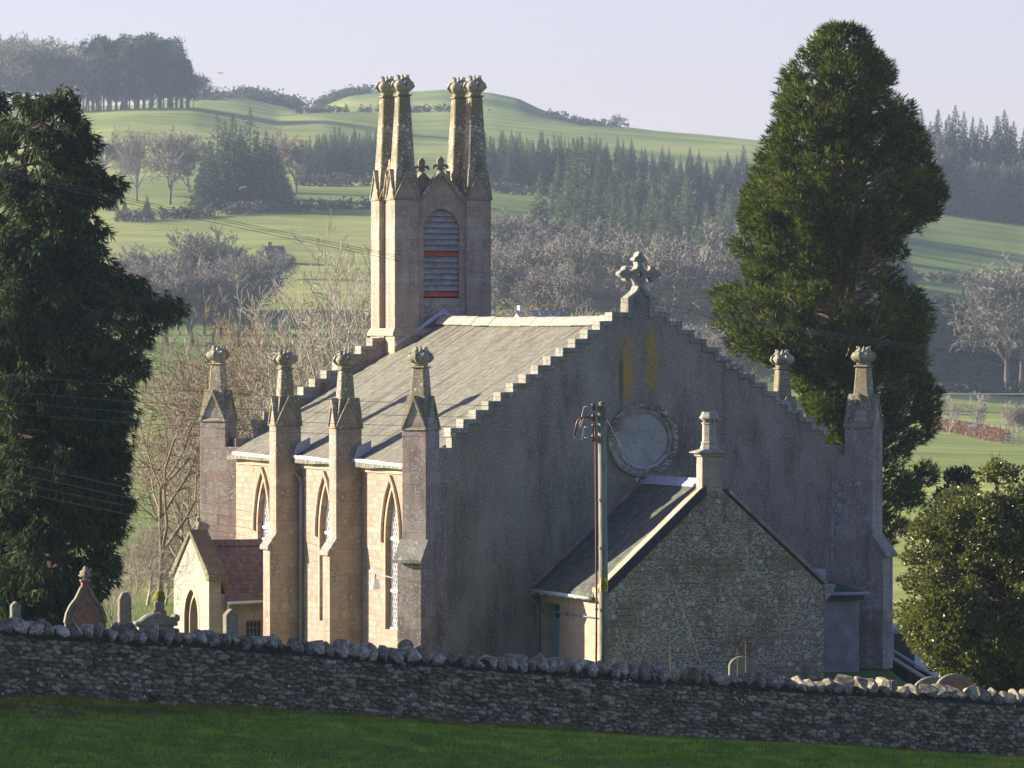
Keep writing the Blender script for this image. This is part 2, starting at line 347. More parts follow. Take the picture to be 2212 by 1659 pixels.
# ================================================================= land
def vnoise(x, y, seed=0):
    """smooth value noise in numpy"""
    xi = np.floor(x).astype(np.int64); yi = np.floor(y).astype(np.int64); xf = x-xi; yf = y-yi
    def h(a, b):
        n = (a*374761393 + b*668265263 + seed*974634777) & 0xffffffff
        n = ((n ^ (n >> 13))*1274126177) & 0xffffffff
        return ((n ^ (n >> 16)) & 0xffff)/65535.0
    u = xf*xf*(3-2*xf); v = yf*yf*(3-2*yf)
    return (h(xi,yi)*(1-u)+h(xi+1,yi)*u)*(1-v)+(h(xi,yi+1)*(1-u)+h(xi+1,yi+1)*u)*v
def fbm(x, y, o=4, seed=0):
    s = 0; a = .5
    for i in range(o): s = s+a*vnoise(x*2**i, y*2**i, seed+i); a *= .5
    return s
YH = 829.5-PITCH*FPX
ROWS = [
 (8,    None, -1.8), (60, None, -6.6), (95, None, -8.1), (119, None, -8.38), (128, None, -8.10), (135, None, -8.06), (146, None, -8.78), (158, None, -9.48), (185, None, -10.5), (208, None, -11.0), (245, None, -11.1),
 (300, None, -12.2), (400, None, -13.4), (600, None, -14.0),
 (860,  [(-900,850),(0,880),(1000,880),(1700,935),(2300,958),(3000,1000)], 0),
 (1000, [(-900,740),(0,800),(600,810),(900,830),(1300,850),(1700,890),(2212,895),(3000,910)], 0),
 (1150, [(-900,690),(0,722),(600,722),(900,722),(1300,712),(1700,800),(2212,856),(3000,860)], 0),
 (1300, [(-900,590),(0,600),(250,592),(600,585),(900,590),(1300,640),(1700,740),(2000,828),(2300,832),(3000,820)], 0),
 (1500, [(-900,430),(0,440),(250,432),(600,436),(900,445),(1300,520),(1700,620),(2212,690),(3000,680)], 0),
 (1700, [(-900,380),(0,388),(600,390),(900,388),(1300,402),(1700,480),(2212,560),(3000,560)], 0),
 (1900, [(-900,300),(0,320),(250,300),(600,330),(900,345),(1100,350),(1300,350),(1700,400),(2212,462),(3000,470)], 0),
 (2100, [(-900,228),(0,230),(200,236),(300,228),(420,226),(600,262),(700,262),(900,305),(1100,322),(1300,318),(1700,340),(2212,400),(3000,400)], 0),
 (2350, [(-900,232),(0,236),(250,233),(420,226),(520,232),(600,246),(660,242),(760,238),(850,240),(960,238),(1060,248),(1200,268),(1340,285),(1500,300),(1700,318),(2212,380),(3000,380)], 0),
 (2640, [(-900,262),(0,255),(250,236),(400,215),(440,200),(500,198),(560,208),(610,220),(645,236),(690,238),(720,222),(755,206),(820,196),(900,197),(960,191),(1060,197),(1120,210),(1180,239),(1260,265),(1330,271),(1420,282),(1500,290),(1600,302),(1700,313),(2212,345),(3000,360)], 0),
 (2700, [(-900,262),(0,255),(250,236),(400,213),(440,197),(500,195),(560,206),(610,218),(645,233),(690,235),(720,218),(755,202),(820,192),(900,194),(960,187),(1060,193),(1120,206),(1180,236),(1260,263),(1330,269),(1420,280),(1500,288),(1600,301),(1700,312),(2212,345),(3000,360)], 0),
 (2760, [(-900,262),(0,255),(250,236),(400,213),(440,197),(500,195),(560,206),(610,218),(645,233),(690,235),(720,218),(755,202),(820,190),(900,191),(960,184),(1060,191),(1120,205),(1180,236),(1260,263),(1330,269),(1420,280),(1500,288),(1600,301),(1700,312),(2212,345),(3000,360)], 0),
 (3100, [(-900,330),(600,300),(900,270),(1400,330),(3000,400)], 0),
 (5000, [(-900,520),(3000,520)], 0), (12000, [(-900,640),(3000,640)], 0)]
TD = np.concatenate([np.linspace(math.log(8), math.log(108), 60)[:-1], np.linspace(math.log(108), math.log(172), 150)[:-1], np.linspace(math.log(172), math.log(12000), 300)])
AP = np.concatenate([np.linspace(-8200,-500,36), np.linspace(-460,2660,261), np.linspace(2700,9800,34)])
tab = np.zeros((len(ROWS), len(AP)))
for i, (D, pts, z0) in enumerate(ROWS):
    x = (AP-1106)/FPX*D
    if pts is None:
        f = .06 if D < 160 else (.04 if D < 200 else .0)
        tab[i] = z0 - f*np.clip(x, -30, 30)
    else:
        tab[i] = -(np.interp(AP, [p[0] for p in pts], [p[1] for p in pts])-YH)/FPX*D
lr = np.log([r[0] for r in ROWS])
HT = np.stack([np.interp(TD, lr, tab[:, j]) for j in range(len(AP))], 1)
def smooth_rows(a, k):
    w_ = np.exp(-.5*(np.arange(-3*k, 3*k+1)/k)**2); w_ /= w_.sum()
    p = np.pad(a, ((3*k, 3*k), (0, 0)), 'edge')
    return np.stack([np.convolve(p[:, j], w_, 'valid') for j in range(a.shape[1])], 1)
HS = smooth_rows(HT, 2)
far = np.clip((np.exp(TD)-180)/60, 0, 1)[:, None]
HT = HT*(1-far)+HS*far
XX = (AP[None, :]-1106)/FPX*np.exp(TD)[:, None]; YY = np.repeat(np.exp(TD)[:, None], len(AP), 1)
amp = np.clip((YY-500)/900, 0, 1)
HT += amp*((fbm(XX/90, YY/120, 4, 3)-.47)*5.0)*np.clip((2900-YY)/300, .25, 1)
HT -= 1.5*np.clip((XX-12.2)/1.5,0,1)*np.clip((YY-205)/8,0,1)*np.clip((275-YY)/30,0,1)
WA = Vector((-10.36, 135.0)); WB = Vector((12.3, 158.6)); WD = (WB-WA).normalized(); WN = Vector((WD.y, -WD.x)); WL = (WB-WA).length
DLW = (XX-WA.x)*WN.x+(YY-WA.y)*WN.y
HT += np.where((YY > 100) & (YY < 170), (fbm(XX/3.1, YY/4, 3, 9)-.45)*.14 + np.clip(1-np.abs(DLW-2.5)/3.5,0,1)*(fbm(XX/1.3, YY/1.6, 3, 19)-.4)*.5*(DLW > .3), 0)
def gz(x, y):
    """height of the ground"""
    t = math.log(max(y, 8.01)); a = x/y*FPX+1106
    i0 = int(np.clip(np.searchsorted(TD, t)-1, 0, len(TD)-2)); fi = min(max((t-TD[i0])/(TD[i0+1]-TD[i0]), 0), 1)
    j0 = int(np.clip(np.searchsorted(AP, a)-1, 0, len(AP)-2)); fj = min(max((a-AP[j0])/(AP[j0+1]-AP[j0]), 0), 1)
    return float((HT[i0,j0]*(1-fj)+HT[i0,j0+1]*fj)*(1-fi)+(HT[i0+1,j0]*(1-fj)+HT[i0+1,j0+1]*fj)*fi)
def gnd(px_, D):
    x = (px_-1106)/FPX*D; return Vector((x, D, gz(x, D)))
nr, nc = HT.shape
idx = np.arange(nr*nc).reshape(nr, nc)
quads = np.stack([idx[:-1,:-1], idx[:-1,1:], idx[1:,1:], idx[1:,:-1]], -1).reshape(-1, 4)

# the line of the drystone wall, near on the left and falling away to the right
WA = Vector((-10.36, 135.0)); WB = Vector((12.3, 158.6))
WD = (WB-WA).normalized(); WN = Vector((WD.y, -WD.x)); WL = (WB-WA).length

def grass_mat():
    n = NT('field_grass'); x, y, z = n.sep(n.obj)
    big = n.noise(n.mapping(n.obj, (1,.6,1)), .0045, 5, .6)
    farc = n.ramp(big, [(.38, (.10,.155,.035)), (.46, (.20,.25,.06)), (.53, (.33,.34,.10)), (.60,(.24,.29,.07)), (.68,(.14,.19,.045))])  # dark green patches put hillside shadow bands into the field colour
    farc = n.mix(.75, farc, n.ramp(n.noise(n.mapping(n.obj, (1,2.5,1)), .05, 8, .78), [(.3,.5),(.7,1.35)]), 'MULTIPLY')
    # lines across the fields
    ln = n.new('ShaderNodeTexWave'); ln.wave_type = 'BANDS'; ln.bands_direction = 'Y'; n.link(n.mapping(n.obj, (.2,1,1)), ln.inputs[0])
    ln.inputs['Scale'].default_value = .012; ln.inputs['Distortion'].default_value = 6; ln.inputs['Detail'].default_value = 3
    farc = n.mix(.28, farc, n.ramp(ln.outputs[1], [(.2,.7),(.8,1.2)]), 'MULTIPLY')
    nearc = n.ramp(n.noise(n.obj, .9, 6, .65), [(.3,(.05,.085,.014)),(.55,(.09,.16,.025)),(.75,(.15,.20,.045))])
    # trodden bare earth by the wall foot
    dl = n.math('SUBTRACT', n.math('MULTIPLY', n.math('SUBTRACT', x, WA.x), WN.x), n.math('MULTIPLY', n.math('SUBTRACT', WA.y, y), WN.y))
    dl = n.math('ADD', n.math('MULTIPLY', n.math('SUBTRACT', x, WA.x), WN.x), n.math('MULTIPLY', n.math('SUBTRACT', y, WA.y), WN.y))
    nz_ = n.math('MULTIPLY', n.math('SUBTRACT', n.noise(n.obj, 1.3, 5, .7), .5), 6.0)
    mud = n.math('MULTIPLY', n.math('SUBTRACT', 1.0, n.math('DIVIDE', n.math('ABSOLUTE', n.math('SUBTRACT', n.math('ADD', dl, nz_), 2.2)), 3.4)), 2.0, clamp=True)
    nearc = n.mix(n.math('MULTIPLY', mud, .9), nearc, (.085,.06,.033))
    f = n.math('DIVIDE', n.math('SUBTRACT', y, 190.0), 120.0, clamp=True)
    n.color(n.mix(f, nearc, farc)); n.b.inputs['Specular IOR Level'].default_value = .05
    n.bump(n.noise(n.obj, 5, 5, .7), .8, .08)
    return n.m
M['field'] = grass_mat()
land = np_mesh('ground', np.stack([XX, YY, HT], -1).reshape(-1,3), quads, 4, M['field'], smooth=True)
tag(land, kind='structure')

# ================================================================= drystone wall
wall = empty('drystone_wall', (WA.x, WA.y, gz(WA.x, WA.y)), math.atan2(WD.y, WD.x))
tag(wall, 'long dark drystone wall topped by upright lichened coping stones, running across the front', 'stone wall')
LEAD = 5.0; LTOT = WL+LEAD+6; HW = 1.30
def wall_ground(s):
    p = WA+WD*s; return gz(p.x, p.y)
ns, nh = int(LTOT/.022), 84
S = np.linspace(-LEAD, LTOT-LEAD, ns)
G0 = np.array([wall_ground(s) for s in S])
kk = np.ones(61)/61; Gs = np.convolve(np.pad(G0, 30, 'edge'), kk, 'valid')
zb = wall.location.z
hh = np.linspace(-.35, HW, nh)
SS, H_ = np.meshgrid(S, hh, indexing='ij')
def cells(u, v, seed):
    ui = np.floor(u).astype(np.int64); vi = np.floor(v).astype(np.int64); f1 = np.full(u.shape, 9.); f2 = f1.copy(); cid = f1.copy()
    def h(a, b, k):
        n = (a*374761393 + b*668265263 + (seed+k)*974634777) & 0xffffffff
        n = ((n ^ (n >> 13))*1274126177) & 0xffffffff
        return ((n ^ (n >> 16)) & 0xffff)/65535.0
    for du in (-1,0,1):
        for dv in (-1,0,1):
            a, b = ui+du, vi+dv; cx = a+.1+.8*h(a,b,1)+.5*(b % 2); cyy = b+.15+.7*h(a,b,2)
            d = np.maximum(np.abs(u-cx)*.8, np.abs(v-cyy))*.6+np.hypot(u-cx, v-cyy)*.4; r = h(a,b,3)
            m1 = d < f1; f2 = np.where(m1, f1, np.minimum(f2, d)); cid = np.where(m1, r, cid); f1 = np.where(m1, d, f1)
    return f1, f2, cid
wb = fbm(SS*2.3, H_*4, 3, 4)
f1, f2, cid = cells(SS/.27+wb*.8, H_/.095+wb*1.0, 21)
edge = np.clip((f2-f1)/.30, 0, 1)
disp = edge**.5*.10 + cid*.07 + (fbm(SS*14, H_*16, 3, 5)-.45)*.05 + (fbm(SS*.7, H_*1.2, 2, 8)-.4)*.10
deep = (cid > .93)*edge*.09
disp = disp - deep
batter = (HW-H_)*.06
V = np.stack([SS, -(.28+disp+batter), (Gs[:,None]-zb)+H_], -1)
ix = np.arange(ns*nh).reshape(ns, nh)
q = np.stack([ix[:-1,:-1], ix[1:,:-1], ix[1:,1:], ix[:-1,1:]], -1).reshape(-1,4)
def wall_mat():
    n = NT('dark_drystone'); at = n.new('ShaderNodeAttribute'); at.attribute_name = 'tone'
    c = n.ramp(at.outputs['Fac'], [(0,(.03,.026,.016)),(.30,(.12,.104,.062)),(.65,(.20,.174,.105)),(1,(.36,.32,.20))])
    c = n.mix(.8, c, n.ramp(n.noise(n.mapping(n.obj,(1,1,2.6)), 15, 6, .8), [(.38,.3),(.62,1.7)]), 'MULTIPLY')
    vd = n.voro(n.obj, 9); vr = n.sep(n.voro(n.obj, 9, out='Color'))[0]; pm = n.noise(n.obj, .9, 5, .7)
    g = n.math('GREATER_THAN', n.math('ADD', n.math('MULTIPLY', vr, .6), n.math('MULTIPLY', pm, .8)), .95)
    c = n.mix(n.math('MULTIPLY', n.math('MULTIPLY', n.ramp(vd, [(.22,1.0),(.32,0.0)]), g), .85), c, (.62,.62,.56))
    c = n.mix(n.math('MULTIPLY', n.ramp(n.noise(n.obj, 15, 5, .75), [(.60,0.0),(.66,1.0)]), .6), c, (.46,.45,.40))
    x, y, z = n.sep(n.obj)
    ms = n.ramp(n.noise(n.obj, 1.6, 6, .7), [(.56,0.0),(.64,1.0)])
    hz = n.new('ShaderNodeAttribute'); hz.attribute_name = 'height'
    low = n.math('SUBTRACT', 1.0, n.math('MULTIPLY', hz.outputs['Fac'], 2.4), clamp=True)
    c = n.mix(n.math('MULTIPLY', ms, low), c, (.035,.055,.008))
    n.color(c); n.bump(n.noise(n.obj, 22, 5, .7), .8, .03)
    return n.m
M['wall'] = wall_mat()
wf = np_mesh('wall_face', V.reshape(-1,3), q, 4, M['wall'], wall, smooth=False)
for nm, arr in (('tone', np.clip((cid*.8+.2)*(.25+.75*np.clip(edge*1.6,0,1)), 0, 1)), ('height', np.clip(H_/HW, 0, 1))):
    a = wf.data.attributes.new(nm, 'FLOAT', 'POINT'); a.data.foreach_set('value', arr.ravel().astype(np.float32))
# back and top of the wall as one plain rough body
m = MB(); step = 1.0; s = -LEAD
while s < LTOT-LEAD-.01:
    e = min(s+step, LTOT-LEAD); g0 = wall_ground(s)-zb; g1 = wall_ground(e)-zb
    m.add([(s,-.25,g0-.4),(e,-.25,g1-.4),(e,.32,g1-.4),(s,.32,g0-.4),(s,-.25,g0+HW-.01),(e,-.25,g1+HW-.01),(e,.32,g1+HW-.01),(s,.32,g0+HW-.01)],
          [(0,3,2,1),(4,5,6,7),(1,2,6,5),(2,3,7,6),(3,0,4,7)]); s = e
m.build('wall_back', M['wall'], wall)
m = MB(); s = -LEAD; rr = random.Random(2)
while s < LTOT-LEAD-.01:
    e = min(s+rr.uniform(.4,.8), LTOT-LEAD); p = rr.uniform(-.015,.02)
    i0 = np.interp(s, S, Gs)-zb+HW; i1 = np.interp(e, S, Gs)-zb+HW
    m.add([(s,-.40-p,i0-.005),(e,-.40-p,i1-.005),(e,.36,i1-.005),(s,.36,i0-.005),(s,-.40-p,i0+.035),(e,-.40-p,i1+.035),(e,.36,i1+.035),(s,.36,i0+.035)],
          [(0,3,2,1),(4,5,6,7),(0,1,5,4),(1,2,6,5),(2,3,7,6),(3,0,4,7)]); s = e+.008
m.build('cover_course', M['wall'], wall)
# coping boulders
def boulder(seed):
    """an angular field stone: the hull of random points, edges knocked off"""
    r = np.random.default_rng(seed); bm = bmesh.new()
    for i in range(15):
        p = r.normal(size=3); p /= (np.abs(p)**3.2).sum()**(1/3.2); p = p*.5*r.uniform(.82,1.0)
        if p[2] > 0: p[0] *= r.uniform(.7,1.0)
        bm.verts.new(p)
    h = bmesh.ops.convex_hull(bm, input=bm.verts)
    bmesh.ops.delete(bm, geom=[v for v in h['geom_interior'] if isinstance(v, bmesh.types.BMVert)], context='VERTS')
    bmesh.ops.bevel(bm, geom=bm.edges[:], offset=.022, segments=1, affect='EDGES')
    bmesh.ops.recalc_face_normals(bm, faces=bm.faces)
    me = bpy.data.meshes.new('coping_stone'); bm.to_mesh(me); bm.free(); me.materials.append(M['coping'])
    return me
bms = [boulder(100+i) for i in range(24)]
rr = random.Random(11); s = -1.6; cnt = 0
while s < WL+2.2 and cnt < 100:
    wdt = rr.choice([rr.uniform(.20,.32), rr.uniform(.28,.44), rr.uniform(.24,.48)])
    o = bpy.data.objects.new('coping_stone', rr.choice(bms)); col.objects.link(o); o.parent = wall
    hgt = rr.uniform(.33,.44); c = s+wdt/2
    hgt *= rr.choice([.8,1,1,1.1]); o.scale = (wdt*1.04, rr.uniform(.52,.66), hgt*1.12)
    o.location = (c, rr.uniform(-.08,.0), float(np.interp(c, S, Gs))-zb+HW+.03+hgt*.47)
    o.rotation_euler = (rr.uniform(-.15,.15), rr.uniform(-.34,.26), rr.uniform(-.3,.3))
    s += wdt+rr.uniform(.0,.05); cnt += 1
# the mortar bed the coping stones stand in
m = MB(); s = -LEAD
while s < LTOT-LEAD-.01:
    e = min(s+.5, LTOT-LEAD); i0 = np.interp(s, S, Gs)-zb+HW+.036; i1 = np.interp(e, S, Gs)-zb+HW+.036; t_ = rr.uniform(.10,.2)
    m.add([(s,-.16,i0),(e,-.16,i1),(e,.2,i1),(s,.2,i0),(s,-.10,i0+t_),(e,-.10,i1+t_),(e,.14,i1+t_),(s,.14,i0+t_)],
          [(0,3,2,1),(4,5,6,7),(0,1,5,4),(1,2,6,5),(2,3,7,6),(3,0,4,7)]); s = e
m.build('coping_bed', M['wall'], wall)

# ================================================================= grass in the foreground
def blades(name, n, hmin, hmax, wdt, mat, region, lean=.5, seed=1):
    r = np.random.default_rng(seed); x, y = region(r, n)
    z = np.array([gz(a, b) for a, b in zip(x, y)])
    m_ = len(x); ang = r.uniform(0, 2*np.pi, m_); h = r.uniform(hmin, hmax, m_); la = r.uniform(0, 2*np.pi, m_); l = r.uniform(0, lean, m_)*h
    base = np.stack([x, y, z-.01], -1); d = np.stack([np.cos(ang), np.sin(ang), np.zeros(m_)], -1)*wdt/2
    tip = base+np.stack([np.cos(la)*l, np.sin(la)*l, h], -1)
    v = np.stack([base-d, base+d, tip], 1).reshape(-1,3)
    return np_mesh(name, v, np.arange(m_*3), 3, mat)
def grassblade(name, c1, c2, c3):
    n = NT(name); n.color(n.ramp(n.noise(n.mapping(n.obj,(1,.5,1)), 1.3, 7, .75), [(.32, c1), (.52, c2), (.7, c3)])); n.b.inputs['Roughness'].default_value = .8
    n.b.inputs['Specular IOR Level'].default_value = .1
    return n.m
def reg_field(r, n):
    y = r.uniform(114, 162, n); a = r.uniform(-.080, .080, n); x = a*y
    dl = (x-WA.x)*WN.x+(y-WA.y)*WN.y
    keep = (dl > .35) & (dl < 26)
    # bare patches
    bare = fbm(x*1.1, y*.9, 4, 31); keep &= ~((dl < 2.0) & (bare > .44)); keep &= ~((np.abs(dl-3.4-1.5*(fbm(x*.25, y*.25, 2, 77)-.5)) < 1.1) & (fbm(x*.8, y*1.4, 3, 55) > .38))
    return x[keep], y[keep]
gr = blades('grass', 300000, .035, .085, .02, grassblade('green_grass_blades', (.12,.18,.012), (.24,.37,.022), (.55,.55,.09)), reg_field, .7, 3)
tag(gr, kind='stuff', label='short shaded green pasture grass below the drystone wall', cat='grass')
def reg_rough(r, n):
    s = r.uniform(-3, WL+3, n); d = np.abs(r.normal(.9, 2.0, n))+.28; x = WA.x+WD.x*s+WN.x*d; y = WA.y+WD.y*s+WN.y*d
    d = np.where(r.uniform(size=n) < .16, r.uniform(.5, 22, n), d); x = WA.x+WD.x*s+WN.x*d; y = WA.y+WD.y*s+WN.y*d
    keep = fbm(s*.7, d*1.6, 3, 41) > .43
    return x[keep], y[keep]
gr2 = blades('rough_grass', 90000, .05, .16, .018, grassblade('rough_moss_grass', (.08,.08,.010), (.17,.19,.02), (.42,.30,.09)), reg_rough, .9, 5)
tag(gr2, kind='stuff', label='rough mossy tufts along the foot of the drystone wall', cat='grass')
def reg_yard(r, n):
    y = r.uniform(162, 205, n); x = r.uniform(-.085,.085, n)*y; return x, y
gr3 = blades('churchyard_grass', 60000, .05, .12, .03, grassblade('churchyard_grass_blades', (.05,.09,.02), (.08,.13,.03), (.12,.15,.04)), reg_yard, .7, 8)
tag(gr3, kind='stuff', label='short grass between the gravestones behind the drystone wall', cat='grass')
# ================================================================= church
# local frame: x runs across the front gable, y back along the nave, z up from the churchyard grass
RZ = R(20); O = Vector((-2.09, 213.0, -11.0))
CU = 6.6; UL, UR = -.62, 13.85; LEN = 20.0; EAVE = 6.72; RIDGE = 11.36
church = empty('church', O, RZ)
tag(church, 'old stone church with slate roof, crow-stepped gable and a bellcote of four tall pinnacles', 'church')

def arch(cx, hw, z0, zs, za, n=10):
    """pointed arch outline from the left foot over the point to the right foot"""
    h = za-zs; Rr = (hw*hw+h*h)/(2*hw); pts = [(cx-hw, z0)]
    a1 = math.asin(min(1, h/Rr))
    for i in range(n+1):
        t = a1*i/n; pts.append((cx-hw+Rr-Rr*math.cos(t), zs+Rr*math.sin(t)))
    right = [(2*cx-p[0], p[1]) for p in pts[:-1]][::-1]
    return pts+right

def wall_open(mb, plane, a, b, lo, hi, ztop, ops):
    """a wall from lo to hi with pointed or square openings ops = (centre, half width, sill, spring, apex)"""
    cur = lo
    for (c, hw, sill, zs, za) in sorted(ops):
        mb.prism([(cur,0),(c-hw,0),(c-hw,ztop),(cur,ztop)], plane, a, b)
        if sill > 0: mb.prism([(c-hw,0),(c+hw,0),(c+hw,sill),(c-hw,sill)], plane, a, b)
        if za > zs:
            p = arch(c, hw, sill, zs, za); k = len(p)//2
            left = p[1:k+1]
            mb.prism([(c-hw,ztop)]+left+[(c,ztop)], plane, a, b)
            rr = p[k:-1]
            mb.prism([(c,ztop)]+rr+[(c+hw,ztop)], plane, a, b)
        else:
            mb.prism([(c-hw,zs),(c+hw,zs),(c+hw,ztop),(c-hw,ztop)], plane, a, b)
        cur = c+hw
    mb.prism([(cur,0),(hi,0),(hi,ztop),(cur,ztop)], plane, a, b)

# ---- crow-stepped gables
NS = 14
def step_half(k): return .95+.42*k
def step_top(k): return 11.5-.283*k
def gable(v0, v1, mat, name):
    pts = [(CU-.48, 0)]
    left = []
    prev = .48
    top = []
    for k in range(NS):
        t = step_top(k)-.15
        top += [(prev, t), (step_half(k), t)]; prev = step_half(k)
    top += [(prev, 7.2), (CU-UL, 7.2), (CU-UL, 0)]
    poly = [(CU-d, z) for d, z in reversed(top)] + [(CU-.47, 11.95), (CU, 12.2), (CU+.47, 11.95)] + [(2*CU-(CU-d), z) for d, z in top]
    return MB().prism(poly, 'xz', v0, v1).build(name, mat, church)
gw = gable(0, .55, M['harl'], 'front_gable')
gable(LEN, LEN+.55, M['pier'], 'rear_gable')
for nm, v0 in (('front', 0.0), ('rear', LEN)):
    rr = random.Random(3)
    for s in (-1, 1):
        m = MB()
        for k in range(NS):
            a0 = .46 if k == 0 else step_half(k-1)-.10; a1 = step_half(k)+.05; t = step_top(k)+rr.uniform(-.008,.008)
            x0, x1 = sorted((CU+s*a0, CU+s*a1))
            o = rr.uniform(-.012,.012)
            m.box(x0, x1, v0-.055+o, v0+.62+o, t-.15, t)
            xe0, xe1 = sorted((CU+s*(a1-.17), CU+s*(a1+.002)))   # the turned-down end of each step stone
            m.box(xe0, xe1, v0-.058+o, v0+.623+o, t-.285, t-.152)
        m.build('step_coping', M['cope'], church, bevel=.012)
# apex shaft and foliated cross
half = [(.46,11.30),(.47,11.96),(.33,12.06),(.22,12.14),(.15,12.22),(.12,12.32),(.12,12.42),(.15,12.50),(.21,12.57),(.30,12.605),(.35,12.585),(.36,12.49),
        (.40,12.455),(.46,12.48),(.53,12.545),(.52,12.60),(.60,12.60),(.67,12.65),(.73,12.715),(.67,12.79),(.60,12.84),(.53,12.855),(.53,12.92),
        (.45,12.985),(.385,12.97),(.42,12.92),(.39,12.85),(.33,12.81),(.25,12.81),(.17,12.85),(.12,12.92),(.095,13.0),(.10,13.09),(.14,13.14),
        (.22,13.14),(.20,13.22),(.15,13.27),(.09,13.285),(.095,13.34),(.06,13.40),(0,13.44)]
m = MB()
inner_low = [(0.30,11.30),(.30,11.90),(.14,12.05),(0,12.24)]
# bottom frame: two sides of the ogee, then the cross above split round the diamond hole
dia = [(0,12.63),(.085,12.71),(0,12.80)]
for s in (-1, 1):
    T = lambda L: [(CU+s*x, z) for x, z in L]
    m.prism(T([(.46,11.30),(.47,11.96),(.33,12.06),(.22,12.14),(.15,12.22),(.12,12.32),(0,12.32),(0,12.24),(.14,12.06),(.27,11.93),(.27,11.30)]), 'xz', -.075, .50)
    m.prism(T([(0,12.32)]+half[5:18+1]+[(.085,12.71),(0,12.63)]), 'xz', .02, .42)
    m.prism(T([(.085,12.71)]+half[18:]+[(0,12.80)]), 'xz', .02, .42)
m.build('cross_finial', M['cope'], church, bevel=.02)
# round window in the gable
rose = empty('round_window', (6.66, 0, 7.42), 0, church)
m = MB(); n = 40
def circ(r, sx=1): return [(r*math.cos(2*math.pi*i/n), r*math.sin(2*math.pi*i/n)) for i in range(n)]
m.ring(circ(1.20), circ(1.02), 'xz', -.15, .1, True)
m.build('hood_ring', M['coping'], rose, bevel=.015)
m = MB().ring(circ(1.019), circ(.865), 'xz', -.075, .1, True); m.build('stone_surround', M['cope'], rose)
m = MB().prism(circ(.864), 'xz', -.02, .1); m.build('pane', M['rosepane'], rose)
m = MB()
for zz in (-.42, -.08, .28):
    hw = math.sqrt(.86**2-zz**2); m.box(-hw, hw, -.026, -.0205, zz-.006, zz+.006)
for a in range(8):
    t = a*math.pi/4+.2; m.tube([(.3*math.cos(t), -.024, .3*math.sin(t)), (.8*math.cos(t+.15), -.024, .8*math.sin(t+.15))], .003, 4)
m.ring(circ(.31), circ(.295), 'xz', -.026, -.0205, True)
m.build('glazing_bars', M['leading'], rose)
m = MB(); sl = [(.93*math.cos(t), .93*math.sin(t)) for t in np.linspace(math.pi*1.18, math.pi*1.82, 12)]
s2 = [(.862*math.cos(t), .862*math.sin(t)) for t in np.linspace(math.pi*1.18, math.pi*1.82, 12)]
m.ring(sl, s2, 'xz', -.12, -.076); m.build('lead_sill', M['lead'], rose)

# ---- side walls
WIN = [(3.44, .66, 1.3, 4.25, 5.82), (10.16, .66, 1.3, 4.25, 5.82), (16.85, .66, 3.78, 4.25, 5.82)]
m = MB(); wall_open(m, 'yz', UL, UL+.6, .55, LEN, EAVE-.05, WIN); m.build('side_wall', M['rubble'], church)
m = MB().box(UR-.6, UR, .55, LEN, 0, EAVE-.05); m.build('side_wall', M['rubble'], church)
for (c, hw, sill, zs, za) in WIN:
    wd = empty('window', (UL, c, 0), 0, church)
    mo = MB(); po = arch(0, hw+.17, sill, zs, za+.26); pi_ = arch(0, hw, sill, zs, za)
    mo.ring(po, pi_, 'yz', -.006, .42); mo.build('stone_surround', M['clean_ashlar'], wd)
    hd = MB(); a1 = arch(0, hw+.31, zs-.05, zs, za+.46)[0:]; a2 = arch(0, hw+.18, zs-.05, zs, za+.27)
    hd.ring(a1, a2, 'yz', -.11, -.007)
    hd.box(-.11, -.007, -hw-.40, -hw-.18, zs-.15, zs-.052); hd.box(-.11, -.007, hw+.18, hw+.40, zs-.15, zs-.052)
    hd.build('hood_mould', M['clean_ashlar'], wd, bevel=.015)
    fr = MB(); b1 = arch(0, hw-.002, sill, zs, za-.002); b2 = arch(0, hw-.07, sill, zs, za-.13)
    fr.ring(b1, b2, 'yz', .19, .25)
    tz = [z for z in (2.55, 4.22) if z > sill+.3]
    for z in tz: fr.box(.15, .252, -hw+.01, hw-.01, z-.05, z+.05)
    fr.box(.13, .255, -hw+.01, hw-.01, sill, sill+.07)
    fr.build('frame', M['white'], wd)
    la = MB(); s_ = .30; zz = sill-2
    def inside(y, z):
        if z < sill+.07: return False
        if z <= zs: return abs(y) < hw-.06
        h = za-.13-zs; q = hw-.07; Rr = (q*q+h*h)/(2*q)
        return (abs(y)-(-Rr+q))**2 + (z-zs)**2 < (Rr-.0)**2
    for d in (-1, 1):
        off = sill-1.6
        while off < za+1.6:
            pts = []
            for i in range(61):
                y = -hw+2*hw*i/60; z = off + d*y*1.75
                if inside(y, z): pts.append((.215+(.008 if d > 0 else 0), y, z))
            if len(pts) > 2: la.tube([pts[0], pts[-1]], .018, 4, False)
            off += s_
    la.build('lattice', M['white'], wd)
    g = MB(); g.prism(arch(0, hw-.03, sill, zs, za-.05), 'yz', .256, .27); g.build('pane', M['glass'], wd)

